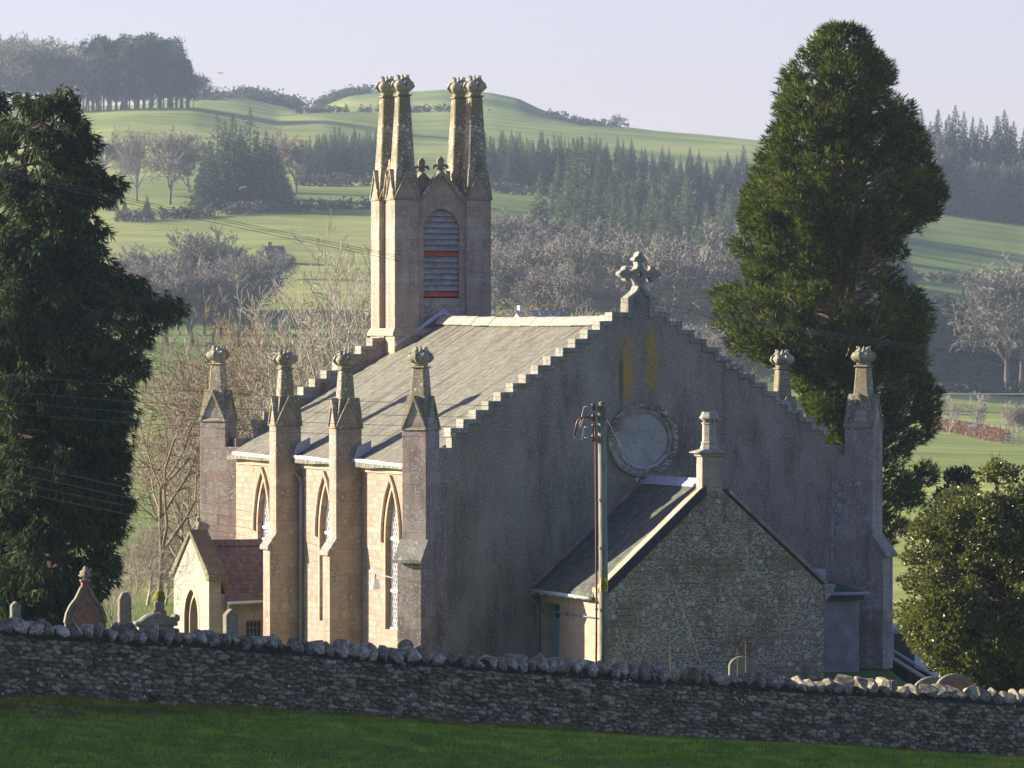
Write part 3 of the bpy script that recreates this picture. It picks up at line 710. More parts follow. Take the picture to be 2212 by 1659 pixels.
# ---- roof
def slope(u): return RIDGE-.14 - abs(u-CU)*(RIDGE-.14-6.62)/(CU-(UL-.33))
E0 = UL-.33; NX, NY = 26, 60
for s in (-1, 1):
    vs = []; fs = []
    for t in (0, 1):
        for i in range(NX+1):
            d = (CU-E0)*i/NX
            for j in range(NY+1):
                y = .56 + (LEN-.57)*j/NY
                sag = .018*math.sin(y*.8+i*.25) + .014*math.sin(y*2.1+i) - .05*math.sin(math.pi*j/NY)*(1-i/NX)
                vs.append((CU+s*d, y, slope(CU+d)+sag-(0 if t == 0 else .13)))
    W_ = NY+1; N_ = (NX+1)*W_
    for i in range(NX):
        for j in range(NY):
            a = i*W_+j; fs.append((a, a+1, a+W_+1, a+W_)); fs.append((N_+a, N_+a+W_, N_+a+W_+1, N_+a+1))
    for i in range(NX):
        for j in (0, NY):
            a = i*W_+j; fs.append((a, a+W_, N_+a+W_, N_+a))
    for j in range(NY):
        a = NX*W_+j; fs.append((a, a+1, N_+a+1, N_+a))
    MB().add(vs, fs).build('roof_slope', M['roof'], church)
m = MB(); rr = random.Random(5); y = .5
while y < 18.95:
    ln = min(rr.uniform(.85, 1.1), 18.97-y); z = RIDGE+.02-.06*math.sin(math.pi*(y)/19)+rr.uniform(-.012,.012)
    m.prism([(CU-.34,z-.23),(CU-.16,z-.03),(CU-.05,z+.04),(CU+.05,z+.04),(CU+.16,z-.03),(CU+.34,z-.23),(CU+.3,z-.28),(CU,z-.1),(CU-.3,z-.28)], 'xz', y, y+ln-.012); y += ln
m.build('ridge_cap', M['ridgecap'], church, bevel=.01)

# ---- eaves: stone course, gutters between the buttresses, downpipes
m = MB(); m.box(UL-.13, UL-.001, .9, LEN-.3, EAVE-.27, EAVE-.12); m.box(UL-.06, UL-.001, .9, LEN-.3, EAVE-.40, EAVE-.272); m.build('cornice', M['clean_ashlar'], church)
for v0, v1, in ((1.2, 6.42), (7.24, 12.72), (13.55, 19.3)):
    g = MB()
    for (a, b) in ((v0, v1),):
        za, zb = EAVE-.10, EAVE-.02
        vs = []
        for y_, zt in ((a, za), (b, zb)):
            for dx, dz in ((-.33,.05),(-.31,-.05),(-.25,-.09),(-.19,-.05),(-.17,.05),(-.19,.05),(-.25,-.06),(-.31,.05)):
                vs.append((UL+dx-.02, y_, zt+dz))
        fs = [[i, (i+1) % 8, (i+1) % 8+8, i+8] for i in range(8)] + [list(range(8)), list(range(15, 7, -1))]
        g.add(vs, fs)
        y_ = a+.3
        while y_ < b:
            zt = za+(zb-za)*(y_-a)/(b-a); g.box(UL-.365, UL-.13, y_-.02, y_+.02, zt-.115, zt-.085); y_ += .9
    g.build('gutter', M['gutter'], church)
def downpipe(y0):
    m = MB(); x = UL-.10
    m.tube([(UL-.27,y0+.35,EAVE-.1),(UL-.27,y0+.33,EAVE-.45),(x,y0+.02,EAVE-.75),(x,y0,EAVE-1.0),(x,y0,0.0)], .05, 8)
    for z in (1.2, 3.0, 4.8): m.lathe([(.064,z-.06),(.064,z+.06)], 8, x, y0)
    m.build('downpipe', M['pipe'], church)
downpipe(12.5)
for v in (6.4, 12.7):
    m = MB(); m.prism([(UL-.35,EAVE-.02),(UL+.25,EAVE+.30),(UL+.25,EAVE+.62),(UL-.2,EAVE+.42)], 'xz', v-.16, v-.12)
    m.build('lead_flashing', M['lead'], church)

# ---- pinnacle pieces
def gablet(mb, cx, cy_, ax, ay, z0, z1, th=.07, ov=.05):
    """cross gables on the four sides of a rectangular pier, with raking mouldings"""
    for (w_, l_, plane, c, o) in ((ax, ay, 'xz', cx, cy_), (ay, ax, 'yz', cy_, cx)):
        a, b = o-l_/2-ov, o+l_/2+ov; hw = w_/2+.05
        mb.prism([(c-hw, z0), (c-hw+.075, z0), (c, z1-.19), (c+hw-.075, z0), (c+hw, z0), (c, z1)], plane, a, b)
def gab_body(mb, cx, cy_, ax, ay, z0, z1):
    for (w_, l_, plane, c, o) in ((ax, ay, 'xz', cx, cy_), (ay, ax, 'yz', cy_, cx)):
        mb.prism([(c-w_/2, z0), (c+w_/2, z0), (c, z1-.14)], plane, o-l_/2+.001, o+l_/2-.001)
def crown(mb, cx, cy_, z, r=.36, h=.62, ntip=4, rot=0):
    prof = [(r*.50,z),(r*.60,z+.04),(r*.58,z+.10),(r*.74,z+.17*h),(r*.98,z+.32*h),(r*1.06,z+.45*h),(r*.98,z+.58*h),(r*.72,z+.70*h),(r*.50,z+.76*h),(r*.2,z+.78*h)]
    mb.lathe(prof, 24, cx, cy_, lambda t, q: 1+.10*math.cos(4*(t-rot))+.035*math.cos(16*t), True)
    for k in range(ntip*2):
        t = rot+2*math.pi*(k+.5)/(ntip*2); d = Vector((math.cos(t), math.sin(t), 0)); b = Vector((cx,cy_,z))
        pts = [b+d*r*.62+Vector((0,0,.66*h)), b+d*r*.50+Vector((0,0,.80*h)), b+d*r*.46+Vector((0,0,.90*h)), b+d*r*.62+Vector((0,0,1.0*h))]
        mb.tube(pts, [r*.20, r*.17, r*.13, r*.04], 5)
    for k in range(8):          # carved leaf lobes standing proud of the bulb
        t = rot+2*math.pi*k/8; d = Vector((math.cos(t), math.sin(t), 0)); b = Vector((cx,cy_,z))
        mb.tube([b+d*r*.72+Vector((0,0,.2*h)), b+d*r*1.08+Vector((0,0,.42*h)), b+d*r*.95+Vector((0,0,.60*h)), b+d*r*.66+Vector((0,0,.72*h))], [r*.10,r*.15,r*.13,r*.06], 5)
def pinnacle(part, cx, cy_, ax, ay, z0, z1, zc, zt, sw0, sw1, cr):
    """gablets, tapering spire, collar and carved crown as sub-parts of one buttress or pier"""
    m = MB(); gablet(m, cx, cy_, ax, ay, z0, z1)
    # stone roofs between the gablets, running up to the foot of the spire
    m.frustum(cx, cy_, z0+.02, z1-.02, ax*.98, ay*.98, sw0*1.02, sw0*1.02)
    m.build('gablet', M['spire'], part, bevel=.01)
    m = MB(); zb = z1-.25
    m.frustum(cx, cy_, zb, zc, sw0*1.05, sw0*1.05, sw1, sw1)
    m.frustum(cx, cy_, zc, zc+.07, sw1*1.22, sw1*1.22, sw1*1.26, sw1*1.26)
    m.build('spire', M['spire'], part, bevel=.035)
    m = MB(); crown(m, cx, cy_, zc+.07, cr, zt-zc-.07, rot=math.pi/4); m.build('crown', M['crown'], part)

# ---- buttresses along the side
def side_buttress():
    r = empty('buttress', (0,0,0), 0, church)
    m = MB(); b = .36
    m.prism([(0,0),(-1.10,0),(-1.10,3.70),(-.88,4.12),(-.88,7.72),(0,7.72)], 'xz', -b, b)
    gab_body(m, -.44, 0, .88, .72, 7.72, 8.73)
    m.build('shaft', M['ashlar'], r, bevel=.012)
    m = MB().prism([(-1.20,3.60),(-1.20,3.70),(-.87,4.20),(-.82,4.12),(-1.09,3.66)], 'xz', -b-.07, b+.07)
    m.build('weathering', M['cope'], r)
    pinnacle(r, -.44, 0, .88, .72, 7.72, 8.73, 9.60, 10.27, .50, .40, .37)
    return r
b0 = side_buttress(); b0.location = (UL, 6.83, 0)
b1 = copy_tree(b0, church); b1.location = (UL, 13.14, 0)
b2 = copy_tree(b0, church); b2.location = (UR, 6.83, 0); b2.rotation_euler.z = math.pi
b3 = copy_tree(b0, church); b3.location = (UR, 13.14, 0); b3.rotation_euler.z = math.pi
for b in (b0, b1, b2, b3): b['group'] = 'side buttresses'
# ---- diagonal corner piers
def corner_pier():
    r = empty('corner_pier', (0,0,0), 0, church)
    m = MB(); b = .42
    m.prism([(-.75,0),(1.36,0),(1.36,3.74),(1.0,4.2),(1.0,7.77),(.02,7.77),(.02,6.9),(-.75,6.9)], 'xz', -b, b)
    gab_body(m, .51, 0, .96, .84, 7.77, 8.87)
    m.build('shaft', M['pier'], r, bevel=.012)
    m = MB().prism([(1.50,3.60),(1.50,3.70),(.99,4.34),(.94,4.26),(1.36,3.66)], 'xz', -b-.07, b+.07); m.build('weathering', M['cope'], r)
    pinnacle(r, .51, 0, .96, .84, 7.77, 8.87, 9.72, 10.40, .52, .41, .37)
    return r
c0 = corner_pier(); c0.location = (UL+.02, .02, 0); c0.rotation_euler.z = R(225)
for (u, v, a) in ((UR-.02, .02, -45), (UL+.02, LEN+.5, 135), (UR-.02, LEN+.5, 45)):
    c = copy_tree(c0, church); c.location = (u, v, 0); c.rotation_euler.z = R(a)
# quoins where the front gable meets its piers
for (u0, u1) in ((UL-.02, .02), (13.18, UR+.02)):
    m = MB().box(u0, u1, -.02, .4, 0, 6.95); m.build('quoin_strip', M['pier'], church)

# ---- bellcote
tw = empty('bell_tower', (CU, 19.0, 0), 0, church)
HWT, DT = 1.77, 2.55; pw = .89
TB, TG, TA, TC, TT = 10.75, 15.42, 16.50, 19.0, 19.76
m = MB()
# thin walls between the piers with the louvred opening in front and behind
for (ya, yb) in ((.16, .45), (DT-.45, DT-.16)):
    W2 = MB(); wall_open(W2, 'xz', ya, yb, -HWT+pw-.01, HWT-pw+.01, 15.35, [(0, .66, 11.95, 14.40, 15.12)])
    for v, f in zip([0], [0]): pass
    # only the part above the roof is wanted, lower wall pieces stay hidden inside it
    for f in W2.f: m.f.append([i+len(m.v) for i in f]); m.sm.append(False)
    m.v += W2.v
    m.prism([(-HWT+pw-.01,15.35),(HWT-pw+.01,15.35),(0,16.36)], 'xz', ya, yb)
for s in (-1, 1):
    a, b = sorted((s*(HWT-.20), s*(HWT-.42))); m.box(a, b, pw-.01, DT-pw+.01, 8, 15.4)
    m.prism([(pw-.01,15.4),(DT-pw+.01,15.4),(DT/2,16.3)], 'yz', a, b)
m.build('belfry_wall', M['ashlar'], tw)
for (cx, cy_) in ((-HWT+pw/2, pw/2), (HWT-pw/2, pw/2), (-HWT+pw/2, DT-pw/2), (HWT-pw/2, DT-pw/2)):
    r = empty('tower_pier', (cx, cy_, 0), 0, tw)
    pm = MB(); pm.box(-pw/2, pw/2, -pw/2, pw/2, 8, TG)
    pm2 = pm; gab_body(pm2, 0, 0, pw, pw, TG, TA)
    # ---- everything of one pier is joined in three sub-shapes of the tower part itself
    pm.build('shaft', M['ashlar'], tw, loc=(cx, cy_, 0), bevel=.012)
    bpy.data.objects.remove(r)
    m = MB(); gablet(m, 0, 0, pw, pw, TG, TA, ov=.05); m.frustum(0, 0, TG+.02, TA-.02, pw*.98, pw*.98, .70, .70)
    m.build('gablet', M['spire'], tw, loc=(cx, cy_, 0), bevel=.01)
    m = MB(); m.frustum(0, 0, TA-.5, TC, .74, .74, .42, .42); m.frustum(0, 0, TC, TC+.07, .52, .52, .54, .54)
    m.build('spire', M['spire'], tw, loc=(cx, cy_, 0), bevel=.05)
    m = MB(); crown(m, 0, 0, TC+.07, .37, TT-TC-.07, rot=math.pi/4); m.build('crown', M['crown'], tw, loc=(cx, cy_, 0))
def fleur(name_parent, loc, rz):
    m = MB(); h = [(0,0),(.075,0),(.06,.10),(.15,.10),(.15,.14),(.09,.15),(.10,.19),(.17,.20),(.24,.12),(.29,.13),(.28,.24),(.21,.30),(.13,.28),(.10,.26),(.13,.36),(.11,.46),(0,.58)]
    m.prism([(-x, z) for x, z in h[::-1]][:-1]+h, 'xz', -.06, .06)
    return m.build('fleur_finial', M['spire'], name_parent, loc=loc, rz=rz, bevel=.015)
for (loc, rz) in (((0,.28,16.38),0), ((0,DT-.28,16.38),0), ((-HWT+.3,DT/2,16.3),math.pi/2), ((HWT-.3,DT/2,16.3),math.pi/2)):
    fleur(tw, loc, rz)
m = MB()
for (ya, yb) in ((.06, .50), (DT-.50, DT-.06)):
    hw = HWT-pw+.06; m.prism([(-hw,15.30),(-hw+.1,15.30),(0,16.26),(hw-.1,15.30),(hw,15.30),(hw,15.42),(0,16.46),(-hw,15.42)], 'xz', ya, yb)
for s in (-1, 1):
    a, b = sorted((s*(HWT-.10), s*(HWT-.50))); m.prism([(pw,15.36),(pw+.07,15.36),(DT/2,16.25),(DT-pw-.07,15.36),(DT-pw,15.36),(DT/2,16.42)], 'yz', a, b)
m.build('raking_coping', M['spire'], tw)
for (ya, yb, s) in ((.16, .45, 1), (DT-.45, DT-.16, -1)):
    lv = empty('louvre', (0, ya if s > 0 else yb, 0), 0, tw)
    y0 = .06*s
    rr = random.Random(9)
    nsl = 15; z = 12.06; hh = (15.05-12.06)/nsl
    for i in range(nsl):
        red = i in (0, 7); zb = z+i*hh; top = zb+hh
        h = 15.12-14.40; q = .66; Rr = (q*q+h*h)/(2*q)
        def halfw(zz):
            if zz <= 14.40: return .655
            return max(.05, math.sqrt(max(0, Rr*Rr-(zz-14.40)**2))-(Rr-q))-.004
        w0, w1 = halfw(zb), halfw(top)
        t_ = rr.uniform(-.012,.012)
        sm = MB(); a, b = y0*1.0, y0+.14*s
        sm.add([(-w0,a,zb+.02+t_),(w0,a,zb+.02-t_),(w1,b,top+.03),(-w1,b,top+.03),(-w0,a+.022*s,zb+.02+t_),(w0,a+.022*s,zb+.02-t_),(w1,b+.022*s,top+.03),(-w1,b+.022*s,top+.03)],
               [(0,1,2,3),(4,7,6,5),(0,4,5,1),(1,5,6,2),(2,6,7,3),(3,7,4,0)])
        o = sm.build('slat', M['redslat'] if red else M['slat'], lv)
        if red: o['label'] = 'red-brown louvre board'
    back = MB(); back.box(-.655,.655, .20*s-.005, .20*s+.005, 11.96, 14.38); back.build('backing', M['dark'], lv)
m = MB(); e = .05
def frame_box(mb, z0, z1, e0, e1):
    vs = []
    for zz, e in ((z0, e0), (z1, e1)):
        vs += [(-HWT-e,-e,zz),(HWT+e,-e,zz),(HWT+e,DT+e,zz),(-HWT-e,DT+e,zz)]
    mb.add(vs, [(0,3,2,1),(4,5,6,7),(0,1,5,4),(1,2,6,5),(2,3,7,6),(3,0,4,7)])
frame_box(m, 10.72, 10.80, .11, .11); frame_box(m, 10.802, 10.98, .11, .02); frame_box(m, 8.9, 10.718, .015, .015)
m.build('plinth', M['clean_ashlar'], tw, bevel=.01)
m = MB(); m.box(-HWT+pw, HWT-pw, .10, .17, 10.98, 12.02); m.build('sill_panel', M['pier'], tw)
m = MB()
for s in (-1, 1):
    m.prism([(s*.0,11.68),(s*.30,11.46),(s*.92,11.02),(s*1.75,10.50),(s*1.75,10.36),(s*.92,10.86),(s*.28,11.30),(0,11.48)], 'xz', -.06, -.018)
m.build('lead_flashing', M['lead'], tw)

# ---- porch at the rear bay
PV0, PV1, PU = 14.95, 18.95, -3.16; PC = (PV0+PV1)/2
porch = empty('porch', (UL, PC, 0), 0, church)
px = PU-UL; hw = (PV1-PV0)/2
m = MB(); ga = 4.02; ge = 2.75; 
a_ = arch(0, .78, 0, 1.15, 2.15); k = len(a_)//2
for s in (-1, 1):
    half_ = [(abs(p[0]), p[1]) for p in a_[k:]]
    m.prism([(s*x, z) for x, z in [(0, ga)]+half_[0:]+[(hw, 0), (hw, ge)]], 'yz', px, px+.42)
m.build('gable_wall', M['porch'], porch)
m = MB(); o_ = arch(0, .96, 0, 1.15, 2.42); i_ = arch(0, .78, 0, 1.15, 2.15); m.ring(o_, i_, 'yz', px-.012, px+.3)
i2 = arch(0, .62, 0, 1.12, 1.93); m.ring(i_, i2, 'yz', px+.14, px+.5); m.build('doorway_arch', M['clean_ashlar'], porch)
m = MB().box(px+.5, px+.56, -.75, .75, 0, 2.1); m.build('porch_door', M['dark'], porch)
m = MB()
for s in (-1, 1):
    m.prism([(s*(hw+.12),ge-.16),(s*(hw+.12),ge+.02),(0,ga+.16),(0,ga-.02),(s*(hw-.12),ge-.16)], 'yz', px-.08, px+.58)
m.box(px-.10, px+.6, -hw-.28, -hw+.06, ge-.26, ge-.05); m.box(px-.10, px+.6, hw-.06, hw+.28, ge-.26, ge-.05)
m.build('skew_coping', M['moss'], porch, bevel=.02)
m = MB(); m.box(px+.2,px+.32,-.05,.05,ga+.12,ga+.55); m.box(px+.2,px+.32,-.19,.19,ga+.32,ga+.42); m.build('cross_finial', M['spire'], porch)
for s in (-1, 1):
    m = MB().box(px+.421, -.002, s*hw-(.3 if s > 0 else 0), s*hw+(.3 if s < 0 else 0), 0, 2.05); m.build('porch_wall', M['ashlar'], porch)
m = MB()
for s in (-1, 1):
    m.prism([(0,3.74),(0,3.62),(s*(hw+.24),1.72),(s*(hw+.24),1.84)], 'yz', px+.58, -.003)
m.build('porch_roof', M['proof'], porch)
m = MB(); m.prism([(-.2,3.60),(0,3.82),(.2,3.60),(0,3.70)], 'yz', px+.585, -.004); m.build('ridge_tiles', M['proof'], porch)
m = MB(); m.tube([(px+.55,-hw-.30,1.76),(-.45,-hw-.30,1.80)], .055, 8); m.tube([(px+.62,-hw-.30,1.74),(px+.62,-hw-.05,1.5),(px+.62,-hw-.05,0)], .035, 6); m.build('porch_gutter', M['gutter'], porch)
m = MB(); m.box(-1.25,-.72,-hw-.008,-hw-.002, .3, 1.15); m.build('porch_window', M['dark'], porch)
m = MB()
for i in range(5): m.box(-1.25+.13*i,-1.235+.13*i,-hw-.02,-hw-.009,.3,1.15)
for i in range(5): m.box(-1.25,-.72,-hw-.02,-hw-.009,.3+.2*i,.315+.2*i)
m.build('window_grille', M['pipe'], porch)

# ---- floodlight on an arm by the nearest window
fl = empty('floodlight', (UL, 1.6, 3.05), 0, church)
m = MB(); m.tube([(-.3,-.9,.2),(-.72,-.35,.0),(-.75,1.3,.10)], .022, 6); m.tube([(-.75,1.28,.1),(-.75,1.32,-.08)], .03, 6); m.build('arm', M['pipe'], fl)
m = MB(); m.frustum(-.75, 1.3, -.42, -.08, .30, .26, .20, .2); m.build('lamp_housing', M['white'], fl, bevel=.03)
m = MB(); m.tube([(-.16,-.0,3.10),(1.7,-.02,3.13),(1.72,-.02,2.2)], .012, 5); m.tube([(1.72,-.02,2.2),(1.75,-.02,.0)], .012, 5); m.build('cable_run', M['pipe'], church)

# ================================================================= vestry built against the gable
ves = empty('vestry', tuple(O), RZ)
tag(ves, 'low stone vestry with a lichen-spotted gable and a chimney, built against the church gable', 'vestry')
VU0, VU1, VC, VV, VE, VR = 3.15, 10.45, 6.80, -6.0, 2.88, 6.12
m = MB(); m.prism([(VU0,0),(VU1,0),(VU1,VE),(VC,VR),(VU0,VE)], 'xz', VV, VV+.5); m.build('gable_wall', M['vestry'], ves)
m = MB()
wall_open(m, 'yz', VU0-.002, VU0+.45, VV+.5, -.002, VE, [(-1.18, .67, 0, 2.28, 2.28)])
m.build('side_wall', M['clean_ashlar'], ves)
m = MB().box(VU0-.008, VU0-.003, VV+.001, VV+.499, 0, VE-.02); m.build('quoins', M['clean_ashlar'], ves)
m = MB().box(VU1-.45, VU1, VV+.5, -.002, 0, VE); m.build('side_wall', M['vestry'], ves)
d = empty('door', (VU0+.32, -1.18, 0), 0, ves)
m = MB(); m.box(0,.05,-.66,.66,0,1.72)
for y_ in (-.40,0,.40): m.box(-.012,0,y_-.012,y_+.012,0,1.70)
m.build('door_leaf', M['teal'], d)
m = MB(); m.box(-.05,.06,-.668,-.60,0,2.275); m.box(-.05,.06,.60,.668,0,2.275); m.box(-.049,.06,-.6,.6,2.20,2.274); m.box(-.049,.06,-.6,.6,1.73,1.80); m.build('frame', M['teal'], d)
m = MB().box(.02,.03,-.6,.6,1.8,2.2); m.build('fanlight', M['glass'], d)
m = MB()
vsl = (VR-VE)/(VC-VU0)
m.prism([(VC,VR-.02),(VC,VR+.08),(VU0-.28,VE+.10-vsl*.28),(VU0-.28,VE-vsl*.28)], 'xz', VV+.42, -.004)
m.prism([(VC,VR-.02),(VC,VR+.08),(VU1+.2,VE+.10-vsl*.2),(VU1+.2,VE-vsl*.2)], 'xz', VV+.42, -.004)
m.build('roof', M['vroof'], ves)
m = MB(); m.prism([(VC-.24,VR-.10),(VC-.2,VR-.02),(VC,VR+.17),(VC+.2,VR-.02),(VC+.24,VR-.10),(VC,VR+.11)], 'xz', VV+.52, -.003)
m.build('lead_ridge', M['lead'], ves)
m = MB(); m.prism([(VU0-.32,VE-vsl*.32+.09),(VU0-.32,VE-vsl*.32+.20),(VC-.1,VR+.10),(VC-.1,VR-.03)], 'xz', -.10, -.004); m.build('wall_flashing', M['pier'], ves)
# left verge: black board over pale skew stones; right: lichened skew
m = MB(); m.prism([(VU0+.02,VE-.14),(VU0+.02,VE+.25),(VC-.55,VR-.17),(VC-.33,VR-.02),(VC-.33,VR-.34)], 'xz', VV-.06, VV+.03); m.build('verge_board', M['black'], ves)
m = MB(); m.prism([(VU0-.12,VE-.04),(VU0-.12,VE+.12),(VC-.42,VR-.06),(VC-.42,VR-.34)], 'xz', VV+.035, VV+.52); m.build('skew_coping', M['clean_ashlar'], ves)
m = MB(); m.prism([(VU1+.10,VE+.02),(VU1+.10,VE+.17),(VC+.44,VR-.14),(VC+.44,VR-.28)], 'xz', VV-.05, VV+.52); m.build('skew_coping', M['cope'], ves, bevel=.02)
m = MB(); m.box(VU1-.06,VU1+.36,VV-.07,VV+.5,VE-.06,VE+.08); m.prism([(VU1-.0,VE-.5),(VU1-.0,VE-.062),(VU1+.32,VE-.062),(VU1+.30,VE-.2),(VU1+.12,VE-.36)], 'xz', VV-.05, VV+.45); m.build('kneeler', M['cope'], ves, bevel=.015)
m = MB(); m.box(VU0-.28,VU0+.1,VV-.02,VV+.5,VE-.10,VE+.06); m.prism([(VU0+.0,VE-.55),(VU0+.0,VE-.102),(VU0-.26,VE-.102),(VU0-.24,VE-.24),(VU0-.1,VE-.4)], 'xz', VV+.0, VV+.45); m.build('kneeler', M['clean_ashlar'], ves, bevel=.015)
m = MB(); m.tube([(VU0-.34,VV+.55,VE-.28),(VU0-.34,-.05,VE-.22)], .06, 8); 
for y_ in np.arange(VV+.9, -.2, .8): m.box(VU0-.41,VU0-.27,y_-.02,y_+.02,VE-.33,VE-.30)
m.build('gutter', M['gutter'], ves)
m = MB(); m.tube([(VU0-.34,-.15,VE-.25),(VU0-.34,-.14,VE-.45),(VU0-.09,-.13,VE-.7),(VU0-.09,-.13,0)], .045, 8)
for z in (.9, 1.9): m.lathe([(.058,z-.05),(.058,z+.05)], 8, VU0-.09, -.13)
m.build('downpipe', M['pipe'], ves)
m = MB(); m.tube([(VU0-.06,VV+.35,1.98),(VU0-.06,-.15,2.03)], .03, 6)
for y_ in (-4.2,-2.6,-.9): m.box(VU0-.10,VU0-.01,y_-.04,y_+.04,1.95,2.07)
m.build('conduit', M['pipe'], ves)
ch = empty('chimney', (VC-.12, VV+.26, -.16), 0, ves)
m = MB(); m.frustum(0,0,VR-.45,VR+1.02,.70,.52,.66,.50); m.build('stack', M['ashlar'], ch, bevel=.015)
m = MB(); m.frustum(0,0,VR+1.02,VR+1.12,.76,.58,.84,.66); m.frustum(0,0,VR+1.121,VR+1.17,1.02,.80,1.08,.86); m.frustum(0,0,VR+1.171,VR+1.26,1.04,.82,.58,.52); m.build('cap', M['cope'], ch, bevel=.02)
m = MB(); z = 0
m.lathe([(.34,z-.02),(.34,z+.10),(.31,z+.16),(.30,z+.22),(.32,z+.24),(.30,z+.27),(.265,z+.32),(.262,z+.88),(.30,z+.90),(.285,z+.94),(.30,z+1.04),(.37,z+1.08),(.36,z+1.13),(.29,z+1.24),(.28,z+1.30),(.22,z+1.30),(.20,z+.9)], 8, 0, 0, smooth=False, rot=R(22.5))
o = m.build('chimney_pot', M['porch'], ch, loc=(0,0,VR+1.22)); o.scale = (.84,.84,.92)
m = MB()
z = 0
for k in range(8):
    t = 2*math.pi*k/8; m.lathe([(.035,z+.955),(.035,z+1.025)], 6, .285*math.cos(t), .285*math.sin(t))
o = m.build('pot_vents', M['dark'], ch, loc=(0,0,VR+1.22)); o.scale = (.84,.84,.92)

# ================================================================= lean-to right of the vestry
lt = empty('lean_to', tuple(O), RZ)
tag(lt, 'grey rendered lean-to with green felt roof, right of the vestry gable', 'lean-to')
m = MB().box(VU1+.002, 13.12, -2.5, -.003, 0, 2.42); m.build('wall', M['leanwall'], lt)
m = MB(); m.add([(VU1+.003,-2.72,2.50),(13.22,-2.72,2.50),(13.22,-.06,2.62),(12.2,-.06,3.08),(VU1+.003,-.06,3.08),(VU1+.003,-2.72,2.62),(13.22,-2.72,2.58)],
      [(0,1,6,5),(5,6,3,4),(6,2,3),(1,2,6),(0,5,4),(0,4,3,2,1)]); m.build('roof', M['felt'], lt)
m = MB().box(VU1+.003, 13.2, -2.68, -2.505, 2.30, 2.495); m.build('fascia', M['black'], lt)
m = MB(); m.tube([(VU1+.35,-2.80,2.50),(13.35,-2.80,2.52)], .06, 8); m.build('gutter', M['pipe'], lt)
m = MB().tube([(11.35,-.9,2.75),(11.35,-.9,3.52)], .075, 10); m.build('vent_pipe', M['white'], lt)
m = MB().box(VU1+.003, 13.0, -.058, -.004, 2.9, 3.22); m.build('lead_flashing', M['lead'], lt)
# ================================================================= vegetation builders
def leafmat(name, c1, c2, c3=None, rough=.75, spec=.15, trans=.25, nscale=1.2):
    n = NT(name); g = n.new('ShaderNodeNewGeometry'); c3 = c3 or c2
    f = n.math('ADD', n.math('MULTIPLY', g.outputs['Random Per Island'], .45), n.math('MULTIPLY', n.noise(n.obj, nscale, 4), .6))
    c = n.ramp(f, [(.28, c1), (.52, c2), (.75, c3)]); n.color(c)
    n.b.inputs['Roughness'].default_value = rough; n.b.inputs['Specular IOR Level'].default_value = spec
    if trans:
        tr = n.new('ShaderNodeBsdfTranslucent'); n.link(c, tr.inputs[0]); mx = n.new('ShaderNodeMixShader'); mx.inputs[0].default_value = trans
        out = [q for q in n.t.nodes if q.type == 'OUTPUT_MATERIAL'][0]
        n.link(n.b.outputs[0], mx.inputs[1]); n.link(tr.outputs[0], mx.inputs[2]); n.link(mx.outputs[0], out.inputs[0])
    return n.m
def unit(v): return v/np.maximum(np.linalg.norm(v, axis=-1, keepdims=True), 1e-9)
def leaves(name, c, d, ln, wd, mat, parent, r, loc=None):
    """diamond leaf faces: centres c, directions d, lengths ln, widths wd"""
    n = len(c); d = unit(d); s = unit(np.cross(d, r.normal(size=(n,3))))
    ln = np.broadcast_to(ln, (n,))[:,None]; wd = np.broadcast_to(wd, (n,))[:,None]
    v = np.stack([c-d*ln/2, c+s*wd/2-d*ln*.08, c+d*ln/2, c-s*wd/2-d*ln*.08], 1).reshape(-1,3)
    return np_mesh(name, v, np.arange(n*4), 4, mat, parent, loc=loc)
def limbs(name, segs, mat, parent, n=3, loc=None):
    """tapered branch pieces, segs rows = x0 y0 z0 x1 y1 z1 r0 r1"""
    s = np.asarray(segs, dtype=float); p0, p1, r0, r1 = s[:,0:3], s[:,3:6], s[:,6], s[:,7]
    d = unit(p1-p0); a = unit(np.cross(d, np.array([.21,.37,.9]))); b = np.cross(d, a)
    ring = []
    for p, q in ((p0, r0), (p1+d*r1[:,None]*.3, r1)):
        for k in range(n):
            t = 2*math.pi*k/n; ring.append(p+(a*math.cos(t)+b*math.sin(t))*q[:,None])
    v = np.stack(ring, 1).reshape(-1,3); m_ = len(s); f = []
    base = np.arange(m_)[:,None]*2*n
    for k in range(n):
        f.append(np.concatenate([base+k, base+(k+1) % n, base+n+(k+1) % n, base+n+k], 1))
    return np_mesh(name, v, np.stack(f, 1).reshape(-1,4), 4, mat, parent, smooth=n > 3, loc=loc)

